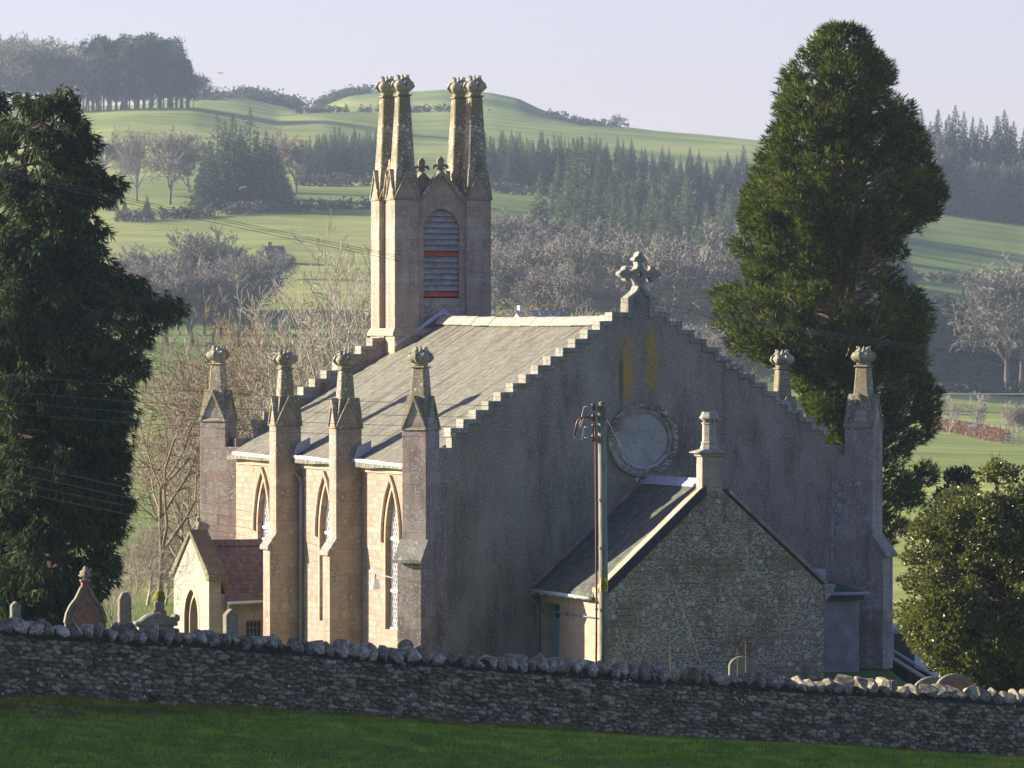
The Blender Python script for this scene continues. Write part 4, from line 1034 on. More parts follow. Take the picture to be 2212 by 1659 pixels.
def grow(out, r, p, d, L, rad, lvl, maxl, cfg):
    nseg = cfg['nseg'][min(lvl, len(cfg['nseg'])-1)]; pts = [p]; q = p.copy(); dd = d.copy()
    for i in range(nseg):
        dd = dd+r.normal(size=3)*cfg['wob'][min(lvl, len(cfg['wob'])-1)]; dd[2] += cfg['up'][min(lvl, len(cfg['up'])-1)]
        dd /= np.linalg.norm(dd); n_ = q+dd*L/nseg
        ra = max(rad*(1-.62*i/nseg), cfg['rmin']); rb = max(rad*(1-.62*(i+1)/nseg), cfg['rmin'])
        out[lvl].append((*q, *n_, ra, rb)); q = n_; pts.append((q.copy(), dd.copy(), rb))
    if lvl >= maxl: return
    nc_ = cfg['kids'][min(lvl, len(cfg['kids'])-1)]
    for k in range(nc_):
        t = cfg['start'][min(lvl, len(cfg['start'])-1)]+(1-cfg['start'][min(lvl, len(cfg['start'])-1)])*(k+r.uniform(.1,.9))/nc_
        j = min(int(t*nseg), nseg-1)+1; base, bd, br = pts[j]
        ax = r.normal(size=3); ax -= bd*ax.dot(bd); ax /= np.linalg.norm(ax)
        an = R(r.uniform(*cfg['ang'][min(lvl, len(cfg['ang'])-1)])); nd = bd*math.cos(an)+ax*math.sin(an)
        grow(out, r, base, nd, L*cfg['len'][min(lvl, len(cfg['len'])-1)]*r.uniform(.7,1.15)*(1.1-.35*t), br*cfg['rr'], lvl+1, maxl, cfg)
def bare_tree(name, h, cfg, seed, mat, twig, maxl=4, n=3, flare=1.0):
    r = np.random.default_rng(seed); out = [[] for _ in range(maxl+1)]
    root = empty(name); 
    grow(out, r, np.zeros(3), np.array([0,0,1.0]), h*cfg['trunk'], h*cfg['rad'], 0, maxl, cfg)
    zt = max(s[5] for l in out for s in l); k = h/zt
    def sc_(L): return [tuple(v*k for v in s[:6])+(s[6], s[7]) for s in L]
    limbs('trunk', sc_(out[0]+out[1]), mat, root, 6)
    rest = [s for l in out[2:] for s in l]
    if rest: limbs('crown', sc_(rest), twig, root, n)
    return root
CF_ROUND = dict(trunk=.42, rad=.018, nseg=[5,5,4,3,2,2], wob=[.05,.12,.16,.2,.25,.3], up=[.02,.07,.05,.04,.02,.02], kids=[9,6,6,5,4], start=[.35,.25,.2,.15,.1], ang=[(28,62),(25,60),(25,60),(25,60),(25,60)], len=[.95,.62,.58,.52,.5], rr=.62, rmin=.018)
CF_UP = dict(trunk=.5, rad=.012, nseg=[6,6,5,4,3,2], wob=[.04,.05,.07,.10,.14,.2], up=[.03,.06,.05,.05,.04,.02], kids=[11,6,5,4,4], start=[.15,.2,.2,.15,.1], ang=[(18,45),(18,42),(20,45),(20,50),(25,60)], len=[.85,.6,.55,.5,.5], rr=.6, rmin=.012)

def limb_tree(name, base, top, D, rows, trunk_px, nl, lm, bark, leaf, seed, droop=0.0, rise=.25, clump=(.45,.8), nspray=170, ln=.24, wd=.075, lb=2, trunk_r=.35, gap=None, shell=.55, rshift=0, limbmat=None, top_up=.7, top_w=.4, strat=False):
    """evergreen with limbs from the trunk to foliage clumps that follow an uneven outline.
    rows: (py, left px, right px) of the outline in the photograph, turned into metres either side of the trunk"""
    r = np.random.default_rng(seed); root = empty(name, base)
    zs = np.array([P(0, y, D).z-base[2] for y, a, b in rows]); sc_ = D/FPX
    rl = np.array([(trunk_px-a)*sc_ for y, a, b in rows]); rrt = np.array([(b-trunk_px)*sc_ for y, a, b in rows])
    o_ = np.argsort(zs); zs, rl, rrt = zs[o_], rl[o_], rrt[o_]
    H = zs[-1]; segs = []; C = []; Dr = []
    nT = 14; tp = [np.array([r.normal()*.08*(i > 0), r.normal()*.08*(i > 0), H*.96*i/nT]) for i in range(nT+1)]
    for i in range(nT): segs.append((*tp[i], *tp[i+1], trunk_r*(1-i/nT)**.8+.03, trunk_r*(1-(i+1)/nT)**.8+.03))
    tr = len(segs)
    hist = np.cumsum(np.maximum(rl+rrt, top_w)*np.gradient(zs)); hist = hist/hist[-1]
    for i in range(nl):
        z = float(np.interp(((i*.61803) % 1) if strat else r.uniform(0,1), hist, zs)); phi = (i*2.39996*1.7+r.normal()*.1) if strat else r.uniform(0, 2*np.pi); c, s = math.cos(phi), math.sin(phi)
        a, b = float(np.interp(z, zs, rl)), float(np.interp(z, zs, rrt)); side = b if c > 0 else a; mean = (a+b)/2
        Rr = 1/math.sqrt((c/max(side,.05))**2+(s/max(mean*.9,.05))**2) if side > .05 else .05
        q = 1-abs(r.normal())*(.035 if strat else .08) if r.uniform() < shell else r.uniform(.35,.95)
        if gap and gap(c*Rr, z, phi): 
            if r.uniform() < .75: leafy = False
            else: leafy = True
        else: leafy = True
        rc = r.uniform(*clump)*(.55+.45*min(1, Rr/2.0))
        e = np.array([c*max(Rr*q-rc*.5, .02), s*max(Rr*q-rc*.5, .02), min(z, H-.3)])
        st = np.array([0, 0, max(.4, e[2]-rise*np.hypot(e[0], e[1])-.1)])
        mid = (st+e)/2+np.array([0,0,.12*Rr*(1 if droop > 0 else -.6)])+r.normal(size=3)*.12
        pts = [st, (st+mid)/2+r.normal(size=3)*.05, mid, (mid+e)/2+r.normal(size=3)*.05, e]; r0 = .025+.022*Rr
        for k in range(4): segs.append((*pts[k], *pts[k+1], r0*(1-.22*k), r0*(1-.22*(k+1))))
        for k in range(5 if leafy else 9):           # side twigs
            t = r.uniform(.35,1); pp = mid+(e-mid)*t if t > .5 else st+(mid-st)*t*2
            dv = unit(e-st)+r.normal(size=3)*.6; dv[2] += .2 if droop <= 0 else -.2; q2 = pp+unit(dv)*r.uniform(.15,.5)
            segs.append((*pp, *q2, r0*.35, .006))
        if not leafy: continue
        n1 = int(nspray*(rc/.6)**2); u = unit(r.normal(size=(n1,3)))*(r.uniform(.25,1,size=(n1,1))**.5)*rc
        u[:,2] *= .8; n2 = int(n1*.45); t = r.uniform(.45,1,size=(n2,1)); w2 = mid+(e-mid)*t+r.normal(size=(n2,3))*rc*.35
        out_ = unit(np.array([[c, s, 0]])); 
        cc = np.concatenate([e+u, w2]); 
        dd = unit(np.concatenate([u, r.normal(size=(n2,3))*rc*.5]))*.6+out_*.6+r.normal(size=(len(cc),3))*.35
        dd[:,2] += (top_up if droop <= 0 else -droop)
        C.append(cc); Dr.append(dd)
    C = np.concatenate(C); Dr = unit(np.concatenate(Dr))
    # each spray = a few narrow leaf faces fanning from one point
    k = lb; cc = np.repeat(C, k, 0); dd = unit(np.repeat(Dr, k, 0)+r.normal(size=(len(C)*k,3))*.38); l = r.uniform(.6,1.25,len(cc))*ln
    cc = cc+dd*l[:,None]*.4
    limbs('trunk', segs[:tr], bark, root, 8); limbs('limb', segs[tr:], limbmat or M['tan'], root, 4)
    lv = leaves('crown', cc, dd, l, l*wd/ln, leaf, root, r)
    return root

def conifer(name, seed, mat, h=18.0, wide=.22, nb=260, per=9, leafsize=1.0, bare=.04, flat=False):
    r = np.random.default_rng(seed); root = empty(name); C = []; Dr = []; segs = []
    for i in range(8): segs.append((0,0,h*i/8, 0,0,h*(i+1)/8, .26*(1-i/8)+.03, .26*(1-(i+1)/8)+.03))
    limbs('trunk', segs, M['bark'], root, 6)
    for i in range(nb):
        t = (i+.5)/nb; z = h*(bare+(1-bare)*t); Rr = h*wide*(1-t)**.9*r.uniform(.5,1.2)+.05
        if t < .12: Rr *= .7+2.5*t
        phi = i*2.399+r.normal()*.3; o = np.array([math.cos(phi), math.sin(phi), 0])
        k = max(3, int(per*(.4+Rr/(h*wide)))); s = r.uniform(.25,1,k)**.7
        p = o*(Rr*s)[:,None]+np.array([0,0,z])-np.array([0,0,1])*(.22*Rr*s*s)[:,None]+r.normal(size=(k,3))*.12*Rr
        C.append(p); d = o+r.normal(size=(k,3))*.45; d[:,2] -= .12; Dr.append(d)
    C.append(np.array([[0,0,h*.985]]*3)); Dr.append(np.array([[0,0,1.],[.1,0,1],[0,.1,1]]))
    C = np.concatenate(C); Dr = np.concatenate(Dr); l = r.uniform(.7,1.4,len(C))*leafsize*np.clip(1.25-C[:,2]/h, .3, 1)
    leaves('crown', C, Dr, l, l*.42, mat, root, r)
    return root
def pine(name, seed, mat, h=20.0):
    r = np.random.default_rng(seed); root = empty(name); C = []; segs = []
    for i in range(8): segs.append((.1*math.sin(i),0,h*.94*i/8, .1*math.sin(i+1),0,h*.94*(i+1)/8, .30*(1-i/10), .30*(1-(i+1)/10)))
    for i in range(46):
        z = h*r.uniform(.34,.99); Rr = 2.9*math.sin(math.pi*min(1,(z/h-.30)/.72))**.6*r.uniform(.3,1)+.3; phi = r.uniform(0,6.28)
        e = np.array([math.cos(phi)*Rr, math.sin(phi)*Rr, z]); segs.append((0,0,z-Rr*.3,*e,.07,.03))
        C.append(e+r.normal(size=(34,3))*np.array([.75,.75,.5]))
    limbs('trunk', segs, M['bark'], root, 5); C = np.concatenate(C)
    d = r.normal(size=(len(C),3)); d[:,2] += .6; l = r.uniform(.6,1.2,len(C)); leaves('crown', C, d, l, l*.45, mat, root, r)
    return root
def place(proto, px_, D, hpx, h0, first, label=None, cat=None, group=None, base_y=None, wid=1.0):
    """a copy of a tree, standing on the ground at the given bearing and distance, hpx tall in the photograph's pixels"""
    o = proto if proto not in first else copy_tree(proto); first.add(proto)
    g = gnd(px_, D); o.location = g - Vector((0,0,.2)); k = hpx*D/FPX/h0
    o.scale = (k*wid, k*wid, k); o.rotation_euler.z = random.uniform(0, 6.28)
    tag(o, label, cat, group); return o
def place_top(proto, px_, D, ytop, h0, first, label, cat, group=None, wid=1.0):
    g = gnd(px_, D); return place(proto, px_, D, (P(px_, ytop, D).z-g.z)*FPX/D, h0, first, label, cat, group, wid=wid)
used = set()

L_fir = leafmat('blue_green_fir_needles', (.020,.040,.018), (.04,.072,.032), (.075,.105,.045), nscale=.5)
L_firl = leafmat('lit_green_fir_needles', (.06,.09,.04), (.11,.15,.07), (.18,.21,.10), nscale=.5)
L_pine = leafmat('scots_pine_needles', (.02,.04,.018), (.035,.065,.026), (.06,.09,.04), nscale=.5)
B_far = plain('far_bare_branches', (.15,.12,.095), .95, var=.25, nscale=.6)
B_twig = plain('far_brown_twigs', (.20,.18,.14), .95, var=.3, nscale=.4)
B_red = plain('far_reddish_twigs', (.23,.185,.145), .95, var=.3, nscale=.4)
B_pale = plain('pale_silver_branches', (.36,.32,.26), .9, var=.3, nscale=2)
B_near = plain('pale_lichened_branches', (.37,.33,.255), .9, var=.35, nscale=3)
B_brown = plain('brown_shrub_twigs', (.22,.165,.11), .9, var=.35, nscale=3)

cfA = dict(CF_ROUND, rmin=.055, rad=.02); cfB = dict(CF_UP, rmin=.05, rad=.016)
F1 = conifer('fir_tree', 1, L_fir); F2 = conifer('fir_tree', 2, L_firl, wide=.19); F3 = conifer('fir_tree', 3, L_fir, wide=.26, per=11); F4 = conifer('fir_tree', 4, L_firl, wide=.25, nb=220)
P1 = pine('pine_tree', 5, L_pine); P2 = pine('pine_tree', 6, L_pine)
cfA['start'] = [.16,.15,.1,.1,.1]; cfA['kids'] = [13,6,6,5,4]; cfA['up'] = [.02,.10,.07,.05,.03,.02]
T1 = bare_tree('bare_tree', 16, cfA, 11, B_far, B_twig); T2 = bare_tree('bare_tree', 16, cfA, 12, B_far, B_red); T3 = bare_tree('bare_tree', 16, cfA, 13, B_far, B_twig); T4 = bare_tree('bare_tree', 16, cfB, 14, B_far, B_twig)
print('far tree faces', sum(len(c.data.polygons) for c in T1.children), sum(len(c.data.polygons) for c in F1.children))
ru = random.uniform

# wood on the skyline, far left: bare beeches then tall pines
for i in range(14):
    place(random.choice([T1,T3]), 200+i*16+ru(-5,5), 2150+ru(-15,25), ru(70,95), 16, used, 'low bare understorey tree among the skyline pines', 'bare tree', 'understorey of the hilltop wood', wid=1.6)
for i in range(26):
    px_ = -70+(i % 16)*17+ru(-8,8); place(random.choice([T1,T3]), px_, 2110+ru(-25,60), [150,158,168,172][(i//3) % 4]*ru(.9,1.03), 16, used, 'round bare beech in the skyline wood on the left hill', 'bare tree', 'bare beeches of the hilltop wood', wid=1.15)
for i in range(46):
    px_ = 186+228*(i/46)**.95+ru(-6,6); hp = (152 if px_ < 385 else 152-(px_-385)*2.6)*ru(.9,1.05)
    place(random.choice([P1,P2]), px_, 2105+(i % 3)*35+ru(-8,8), hp, 20, used, 'tall pine with a bare lower stem in the skyline wood, upper left', 'pine tree', 'pines of the hilltop wood', wid=.85)
for px_, hp in ((404,60),(418,40)): place(P1, px_, 2120, hp+30, 20, used, 'tall pine with a bare lower stem in the skyline wood, upper left', 'pine tree', 'pines of the hilltop wood')
# big clump of firs below the skyline, left
for i, (px_, hp) in enumerate([(452,150),(470,196),(486,170),(503,205),(520,168),(540,200),(556,170),(575,160),(590,140),(610,112),(440,105),(497,150),(530,150),(568,130),(602,95),(622,78)]):
    place([F3,F4,F1,F3][i % 4], px_, 1480+(i % 3)*22, hp, 18, used, 'tall bluish fir in the clump left of the tower', 'fir tree', 'firs of the hillside clump', wid=1.25)
for px_, hp in ((566,66),(600,72),(618,60)): place(T3, px_, 1285, hp, 16, used, 'small bare tree in front of the little stone house on the left hillside', 'bare tree', 'bare trees before the little house')
# single bare trees on the left hillside
for (px_, D, hp, pr, lb) in [(226,1540,150,T4,'slender bare tree leftmost on the sunny hillside, next to the dark evergreen'),(296,1500,168,T4,'thin bare tree with one straight stem, left of the broad round bare tree'),(367,1490,178,T1,'broad bare tree with a round crown left of the fir clump'),(408,1560,130,T3,'bare tree half hidden by the left edge of the fir clump'),(255,1580,120,T3,'small bare tree behind the two slender ones on the sunny hillside'),(640,1560,150,T2,'pale bare tree standing right of the fir clump'),(612,1600,120,T3,'low bare tree between fir clump and dark plantation')]:
    place(pr, px_, D, hp, 16, used, lb, 'bare tree')
for px_, hp in ((242,60),(318,40),(270,28)): place(F1, px_, 1470, hp, 18, used, 'small young fir at the foot of the bare hillside trees', 'fir tree', 'young firs on the left hillside', wid=1.2)
# dark plantation band behind the tower
for i in range(40):
    px_ = 655+ (i % 20)*8.6+ru(-3,3); place([F1,F3][i % 2], px_, 1690+(i//20)*40+ru(-8,8), ru(86,112)*(1 if px_ > 690 else .85), 18, used, 'dark fir in the plantation left of the tower', 'fir tree', 'firs of the plantation left of the tower')
for i in range(56):
    px_ = 1040+(i % 28)*9.6+ru(-4,4); place([F1,F3][i % 2], px_, 1680+(i//28)*45+ru(-8,8), ru(90,116), 18, used, 'dark fir in the even plantation right of the tower', 'fir tree', 'firs of the plantation right of the tower')
for i in range(36):
    px_ = 1290+(i % 18)*20+ru(-6,6); place([F2,F3,F1][i % 3], px_, 1790+(i//18)*60, ru(48,74), 18, used, 'fir on the upper slope left of the tall cypress', 'fir tree', 'firs of the upper slope')
# mid green firs in the wooded slope
place(F2, 1166, 1400, 190, 18, used, 'tall single fir with a narrow spire, right of the tower', 'fir tree', wid=1.3)
place(F4, 1091, 1420, 92, 18, used, 'short broad fir nearest the right side of the tower', 'fir tree', wid=1.5)
place(F2, 1232, 1440, 110, 18, used, 'middle-sized fir right of the tall single fir', 'fir tree', wid=1.3)
for i in range(88):
    t = (i % 22)/21; px_ = 1215+t*390+ru(-10,10); D = 1330+(i//22)*75-t*40; place([F2,F4,F2,F1][i % 4], px_, D, ru(120,180), 18, used, 'sunlit fir on the wooded slope right of the tower', 'fir tree', 'firs of the wooded slope', wid=1.15)
for i in range(60):
    px_ = 1230+(i % 20)*21+ru(-10,10); D = 1480+(i//20)*75; place([F2,F4,F3][i % 3], px_, D, ru(95,150), 18, used, 'fir in the thick of the wooded slope, between ridge and valley wood', 'fir tree', 'firs in the thick of the slope', wid=1.2)
for i in range(44):
    px_ = 1050+(i % 22)*27+ru(-12,12); D = 1215+(i//22)*75; place([T1,T3,T2][i % 3], px_, D, ru(130,190), 16, used, 'bare tree in the upper rows of the valley wood, below the firs', 'bare tree', 'upper rows of the valley wood', wid=1.3)
for i in range(16):
    px_ = 268+i*17.5+ru(-8,8); place([T3,T1][i % 2], px_, 1180+ru(-20,20), ru(110,160), 16, used, 'bare tree at the back of the left valley wood', 'bare tree', 'back row of the left valley wood', wid=1.4)
# bare woods in the middle
for i in range(17):
    px_ = 268+i*16.5+ru(-8,8); place([T1,T2,T3,T4][i % 4], px_, 1090+(i % 3)*50, [150,215,190,165,200][i % 5]*ru(.85,1.05), 16, used, 'hazy bare tree in the valley wood left of the tower', 'bare tree', 'bare trees of the valley wood on the left', wid=1.15)
for i in range(42):
    t = (i % 21)/20; px_ = 1050+t*590+ru(-12,12); row = i//21; D = (1150 if row else 1020)+ru(-20,30)
    place([T1,T3,T2,T3][i % 4], px_, D, (ru(120,165) if px_ < 1330 else ru(160,200))*(1.25 if row else .92), 16, used, 'brown bare tree in the valley wood right of the tower', 'bare tree', 'bare trees of the valley wood on the right', wid=1.2)
place(T3, 1535, 1130, 315, 16, used, 'very large round bare tree rising above the wood left of the tall cypress', 'bare tree', wid=1.0)
place(T1, 1245, 1120, 250, 16, used, 'round-topped bare tree directly above the blue-roofed house', 'bare tree', wid=.9)
for i in range(22):
    px_ = 1060+i*25+ru(-8,8); place([T2,T3][i % 2], px_, 900+ru(-20,30), ru(105,150), 16, used, 'low brown bare tree in the nearest row beyond the church ridge', 'bare tree', 'bare trees of the nearest row beyond the ridge', wid=1.25)
# lone tree on the skyline
place(T3, 1337, 2640, 30, 16, used, 'lone round tree on the skyline', 'tree', wid=1.5)
for px_, hp in ((1606,62),(1640,50),(1572,44)): place(F1, px_, 1850, hp+30, 18, used, 'fir breaking the skyline left of the tall cypress', 'fir tree', 'skyline firs left of the cypress', wid=1.3)
place(T1, 1672, 1900, 90, 16, used, 'bare tree on the skyline touching the left side of the tall cypress', 'bare tree')
# upper right wood
for i in range(51):
    px_ = 1955+(i % 17)*18+ru(-6,6); row = i//17
    place([F1,F3,F2][i % 3] if (row or i % 4) else T3, px_, 1840+row*60, ru(150,208) if row else ru(120,190), 18 if (row or i % 4) else 16, used,
          'tall fir in the wood on the right skyline' if (row or i % 4) else 'bare tree among the firs of the right skyline wood', 'fir tree' if (row or i % 4) else 'bare tree', 'firs of the right skyline wood' if (row or i % 4) else 'bare trees of the right skyline wood', wid=1.15)
for i in range(6): place(T1, 1960+i*50+ru(-9,9), 1860, ru(110,140), 16, used, 'bare tree among the firs of the right skyline wood', 'bare tree', 'bare trees of the right skyline wood')
for i in range(26):
    place([F1,F3][i % 2], 1660+(i % 13)*24+ru(-8,8), 1500+(i//13)*190+ru(-40,40), ru(95,150), 18, used, 'fir standing behind the tall cypress, casting long shadows over the field', 'fir tree', 'firs hidden behind the cypress', wid=1.1)
# lower right wood
for i in range(30):
    px_ = 1985+(i % 15)*19+ru(-6,6); place([F1,P1,F3,P2][i % 4], px_, 1270+(i//15)*35, ru(150,215), [18,20,18,20][i % 4], used, 'dark tree in the wood beyond the right-hand field', ['fir tree','pine tree','fir tree','pine tree'][i % 4], 'trees of the wood beyond the right-hand field', wid=1.15)
for px_ in (2175, 2205): place(T1, px_, 1240, 300, 16, used, 'tall bare tree at the right edge of the photo', 'bare tree', 'tall bare trees at the right edge')
# saplings behind the hedge
SAP = bare_tree('sapling', 6, dict(CF_UP, rmin=.022, rad=.011), 31, B_pale, B_pale, 3)
for px_, hp, lb in ((2052,92,'pale bare sapling behind the left end of the russet hedge'),(2114,98,'pale bare sapling behind the middle of the russet hedge')): place(SAP, px_, 868, hp, 6, used, lb, 'sapling', wid=1.3)
for i in range(6): place(SAP, 2176+i*13, 862, ru(75,95), 6, used, 'pale sapling in the cluster at the right end of the russet hedge', 'sapling', 'saplings clustered at the hedge end', wid=1.2)

# ------------------------------------------------ near bare trees behind the church
N1 = bare_tree('bare_tree', 13.5, dict(CF_UP, kids=[10,6,5,4,4], rmin=.011, rad=.017), 41, B_near, B_near, 4)
N2 = bare_tree('bare_tree', 11, dict(CF_UP, kids=[9,6,5,4,3], rmin=.011, rad=.016), 42, B_near, B_near, 4)
N3 = bare_tree('bare_tree', 10, dict(CF_ROUND, kids=[8,7,6,5,4], rmin=.010, rad=.016, wob=[.1,.2,.24,.26,.3]), 43, B_brown, B_brown, 4)
N4 = bare_tree('bare_tree', 8, dict(CF_UP, kids=[9,6,5,4,4], rmin=.008, rad=.010), 44, B_near, B_near, 4)
nb = [(N1,690,256,470,13.5,'pale bare tree with many upright stems between tower and fourth pinnacle'),(N2,765,254,500,11,'bare tree touching the left edge of the tower'),(N1,600,262,560,13.5,'tall bare tree behind the third buttress pinnacle, left of the tower'),(N1,735,248,440,13.5,'tall pale bare tree with upright stems directly left of the tower'),(N2,640,252,560,11,'pale bare tree behind the third buttress pinnacle'),(N1,790,262,520,13.5,'bare tree half hidden behind the tower'),
      (N3,545,256,600,10,'brown spreading bare tree behind the second buttress pinnacle from the left'),(N2,475,262,680,11,'bare tree behind the farthest left pinnacle'),(N3,345,238,640,10,'dark twisted bare tree right of the big dark evergreen'),
      (N4,440,246,760,8,'pale bare shrub left of the porch gable, behind it'),(N4,690,258,640,8,'pale bare tree low behind the crow steps'),(N3,400,250,800,10,'brown bare tree between porch and dark evergreen')]
for (pr, px_, D, hp, h0, lb) in nb: place_top(pr, px_, D, hp, h0, used, lb, 'bare tree', wid=.8)
for i, (px_, D, hp) in enumerate([(248,200,400),(282,203,440),(212,208,350)]):
    place(N4, px_, D, hp, 8, used, 'bare whippy shrub growing in front of the dark evergreen', 'bare shrub', 'bare shrubs before the dark evergreen', wid=.7)
# brambly low growth and beech scrub beyond the church
for i in range(20): place([N3,N2][i % 2], 285+i*27+ru(-10,10), 300+ru(-25,30), ru(150,230), [10,11][i % 2], used, 'low bare scrub on the field edge behind the church', 'bare shrub', 'bare scrub behind the church', wid=1.5)
# birch tops and copper leaved beech tops showing over the ridge
BR = bare_tree('birch_tree', 12, dict(CF_UP, rmin=.009, rad=.010), 51, B_pale, plain('birch_purple_twigs', (.24,.13,.105), .9, var=.3), 4)
place_top(BR, 1085, 300, 590, 12, used, 'birch with a white stem just right of the tower foot', 'birch tree')
def beech(seed):
    root = bare_tree('beech_tree', 12, dict(CF_UP, rmin=.009, rad=.010), seed, B_brown, B_brown, 4); r = np.random.default_rng(seed)
    tip = []
    for c in root.children:
        if c.name.startswith('crown'):
            co = np.empty(len(c.data.vertices)*3, dtype=np.float32); c.data.vertices.foreach_get('co', co); tip = co.reshape(-1,3)
    tip = tip[r.choice(len(tip), 2600)]; tip = tip[tip[:,2] > 6]
    leaves('withered_leaves', tip+r.normal(size=tip.shape)*.05, r.normal(size=tip.shape), .10, .06, leafmat('copper_beech_leaves', (.20,.10,.05), (.33,.18,.09), (.42,.26,.14)), root, r)
    return root
BE = beech(61)
for (px_, hp, lb) in ((1322,622,'beech with copper leaves showing left of the gable cross'),(1455,640,'beech with copper leaves showing right of the gable cross'),(1520,675,'beech with copper leaves left of the tall cypress')):
    place_top(BE, px_, 280, hp, 12, used, lb, 'beech tree')

# ------------------------------------------------ the three big evergreens
L_cyp = leafmat('cypress_sprays', (.02,.042,.006), (.06,.105,.012), (.22,.25,.03), nscale=.6, trans=.2)
L_yew = leafmat('drooping_cypress_sprays', (.018,.04,.016), (.035,.07,.022), (.13,.14,.035), nscale=.6, trans=.15)
L_dk = leafmat('dark_juniper_sprays', (.012,.03,.010), (.022,.05,.016), (.035,.07,.02), nscale=.6, trans=.1)
L_hol = leafmat('glossy_holly_leaves', (.065,.085,.012), (.14,.16,.024), (.26,.26,.045), rough=.42, spec=.8, trans=.25, nscale=.8)
rows = [(48,1795,1834),(62,1776,1857),(78,1765,1873),(100,1745,1883),(125,1722,1906),(160,1700,1933),(185,1685,1951),(240,1680,1971),(275,1682,1991),(300,1652,2000),(330,1645,2008),(360,1634,2022),(400,1610,2038),(440,1602,2038),(472,1595,2020),(492,1590,1965),(520,1584,1961),(560,1588,1942),(600,1625,1931),(630,1541,1976),(660,1536,2000),(700,1542,2010),(750,1575,1990),(790,1680,2008),(860,1740,2042),(905,1752,2036),(950,1780,2005),(1020,1784,2016),(1080,1792,2006),(1130,1800,1990),(1170,1850,1930)]
g = gnd(1815, 238)
cyg = lambda x, z, phi: (-.2 < x < 2.5 and 11.8 < z < 15.6) or (.6 < x < 1.7 and 15.5 < z < 17.5)
cyp = limb_tree('cypress_tree', g, None, 238, rows, 1815, 900, None, M['bark'], L_cyp, 71, droop=0, rise=.45, clump=(.32,.46), nspray=100, ln=.30, wd=.038, lb=5, strat=True, trunk_r=.42, gap=cyg, top_w=3.2, shell=.8)
tag(cyp, 'very tall pointed green cypress towering behind the right side of the church', 'cypress tree')
rows = [(185,60,150),(215,20,175),(240,0,182),(290,-20,206),(340,-30,226),(400,-40,264),(440,-40,240),(500,-50,272),(560,-50,262),(610,-60,300),(645,-60,360),(670,-60,408),(700,-60,385),(760,-60,322),(850,-60,298),(900,-60,290),(1000,-60,284),(1100,-60,286),(1200,-60,272),(1300,-50,235),(1350,-40,200),(1420,0,170)]
g = gnd(112, 191)
lt_ = limb_tree('evergreen_tree', g, None, 191, rows, 112, 470, None, M['bark'], L_yew, 72, droop=1.2, rise=-.15, clump=(.28,.58), nspray=130, ln=.28, wd=.036, lb=5, trunk_r=.34, shell=.45, limbmat=M['bark'])
tag(lt_, 'big dark evergreen with drooping sprays filling the left side of the photo', 'evergreen tree')
rows = [(190,-60,30),(260,-90,60),(400,-160,60),(600,-200,80),(900,-220,90),(1200,-210,90),(1350,-180,60)]
g = gnd(-30, 196)
l2 = limb_tree('evergreen_tree', g, None, 196, rows, -30, 330, None, M['bark'], L_yew, 73, droop=.75, rise=-.05, clump=(.4,.7), nspray=80, ln=.28, wd=.065, lb=4, trunk_r=.3, shell=.4)
tag(l2, 'second dark evergreen cut off by the left edge of the photo', 'evergreen tree')
rows = [(1005,2060,2085),(1040,2035,2100),(1070,2020,2118),(1110,2008,2125),(1160,2000,2130),(1250,2000,2130),(1380,2010,2120)]
g = gnd(2066, 222)
jn = limb_tree('juniper_tree', g, None, 222, rows, 2066, 150, None, M['bark'], L_dk, 74, droop=0, rise=.7, clump=(.3,.5), nspray=110, ln=.22, wd=.06, lb=3, trunk_r=.12)
tag(jn, 'small dark upright juniper between the tall cypress and the holly', 'juniper tree')
rows = [(985,2170,2210),(1010,2125,2250),(1060,2052,2290),(1100,2000,2310),(1150,1965,2330),(1200,1948,2340),(1300,1938,2350),(1380,1950,2350),(1430,1998,2330),(1470,2070,2300),(1500,2100,2280)]
g = gnd(2150, 182)
hl = limb_tree('holly_tree', g, None, 182, rows, 2150, 420, None, M['bark'], L_hol, 75, droop=0, rise=.35, clump=(.26,.48), nspray=200, ln=.12, wd=.065, lb=3, trunk_r=.12, shell=.65, limbmat=M['bark'], top_up=.3)
tag(hl, 'large glossy-leaved holly filling the lower right corner behind the wall', 'holly tree')
# unseen evergreens added left of the picture to shade the pasture and the wall
SB = limb_tree('evergreen_tree', Vector((0,0,0)), None, 140, [(0,-60,60),(200,-140,140),(500,-230,230),(900,-280,280),(1300,-280,280),(1500,-200,200)], 0, 190, None, M['bark'], L_yew, 76, droop=.3, rise=0, clump=(.8,1.3), nspray=60, ln=.6, wd=.3, lb=3, trunk_r=.3)
zt = P(0,0,140).z
belt = [(-30-3*(i % 3)+ru(-.6,.6), 113+2.1*i, 12.2+ru(0,1.6)) for i in range(24)]+[(-41+ru(-1,1), 115+4*i, 13.5+ru(0,1)) for i in range(12)]
for i, (x, y, h) in enumerate(belt):
    o = SB if i == 0 else copy_tree(SB); z = gz(x, y); o.location = (x, y, z-.3); k = h/7.0
    o.scale = (k*.9, k*.9, k); o.rotation_euler.z = i*1.3
    tag(o, 'unseen evergreen added left of the wall to shade the pasture', 'evergreen tree', 'added shade evergreens')
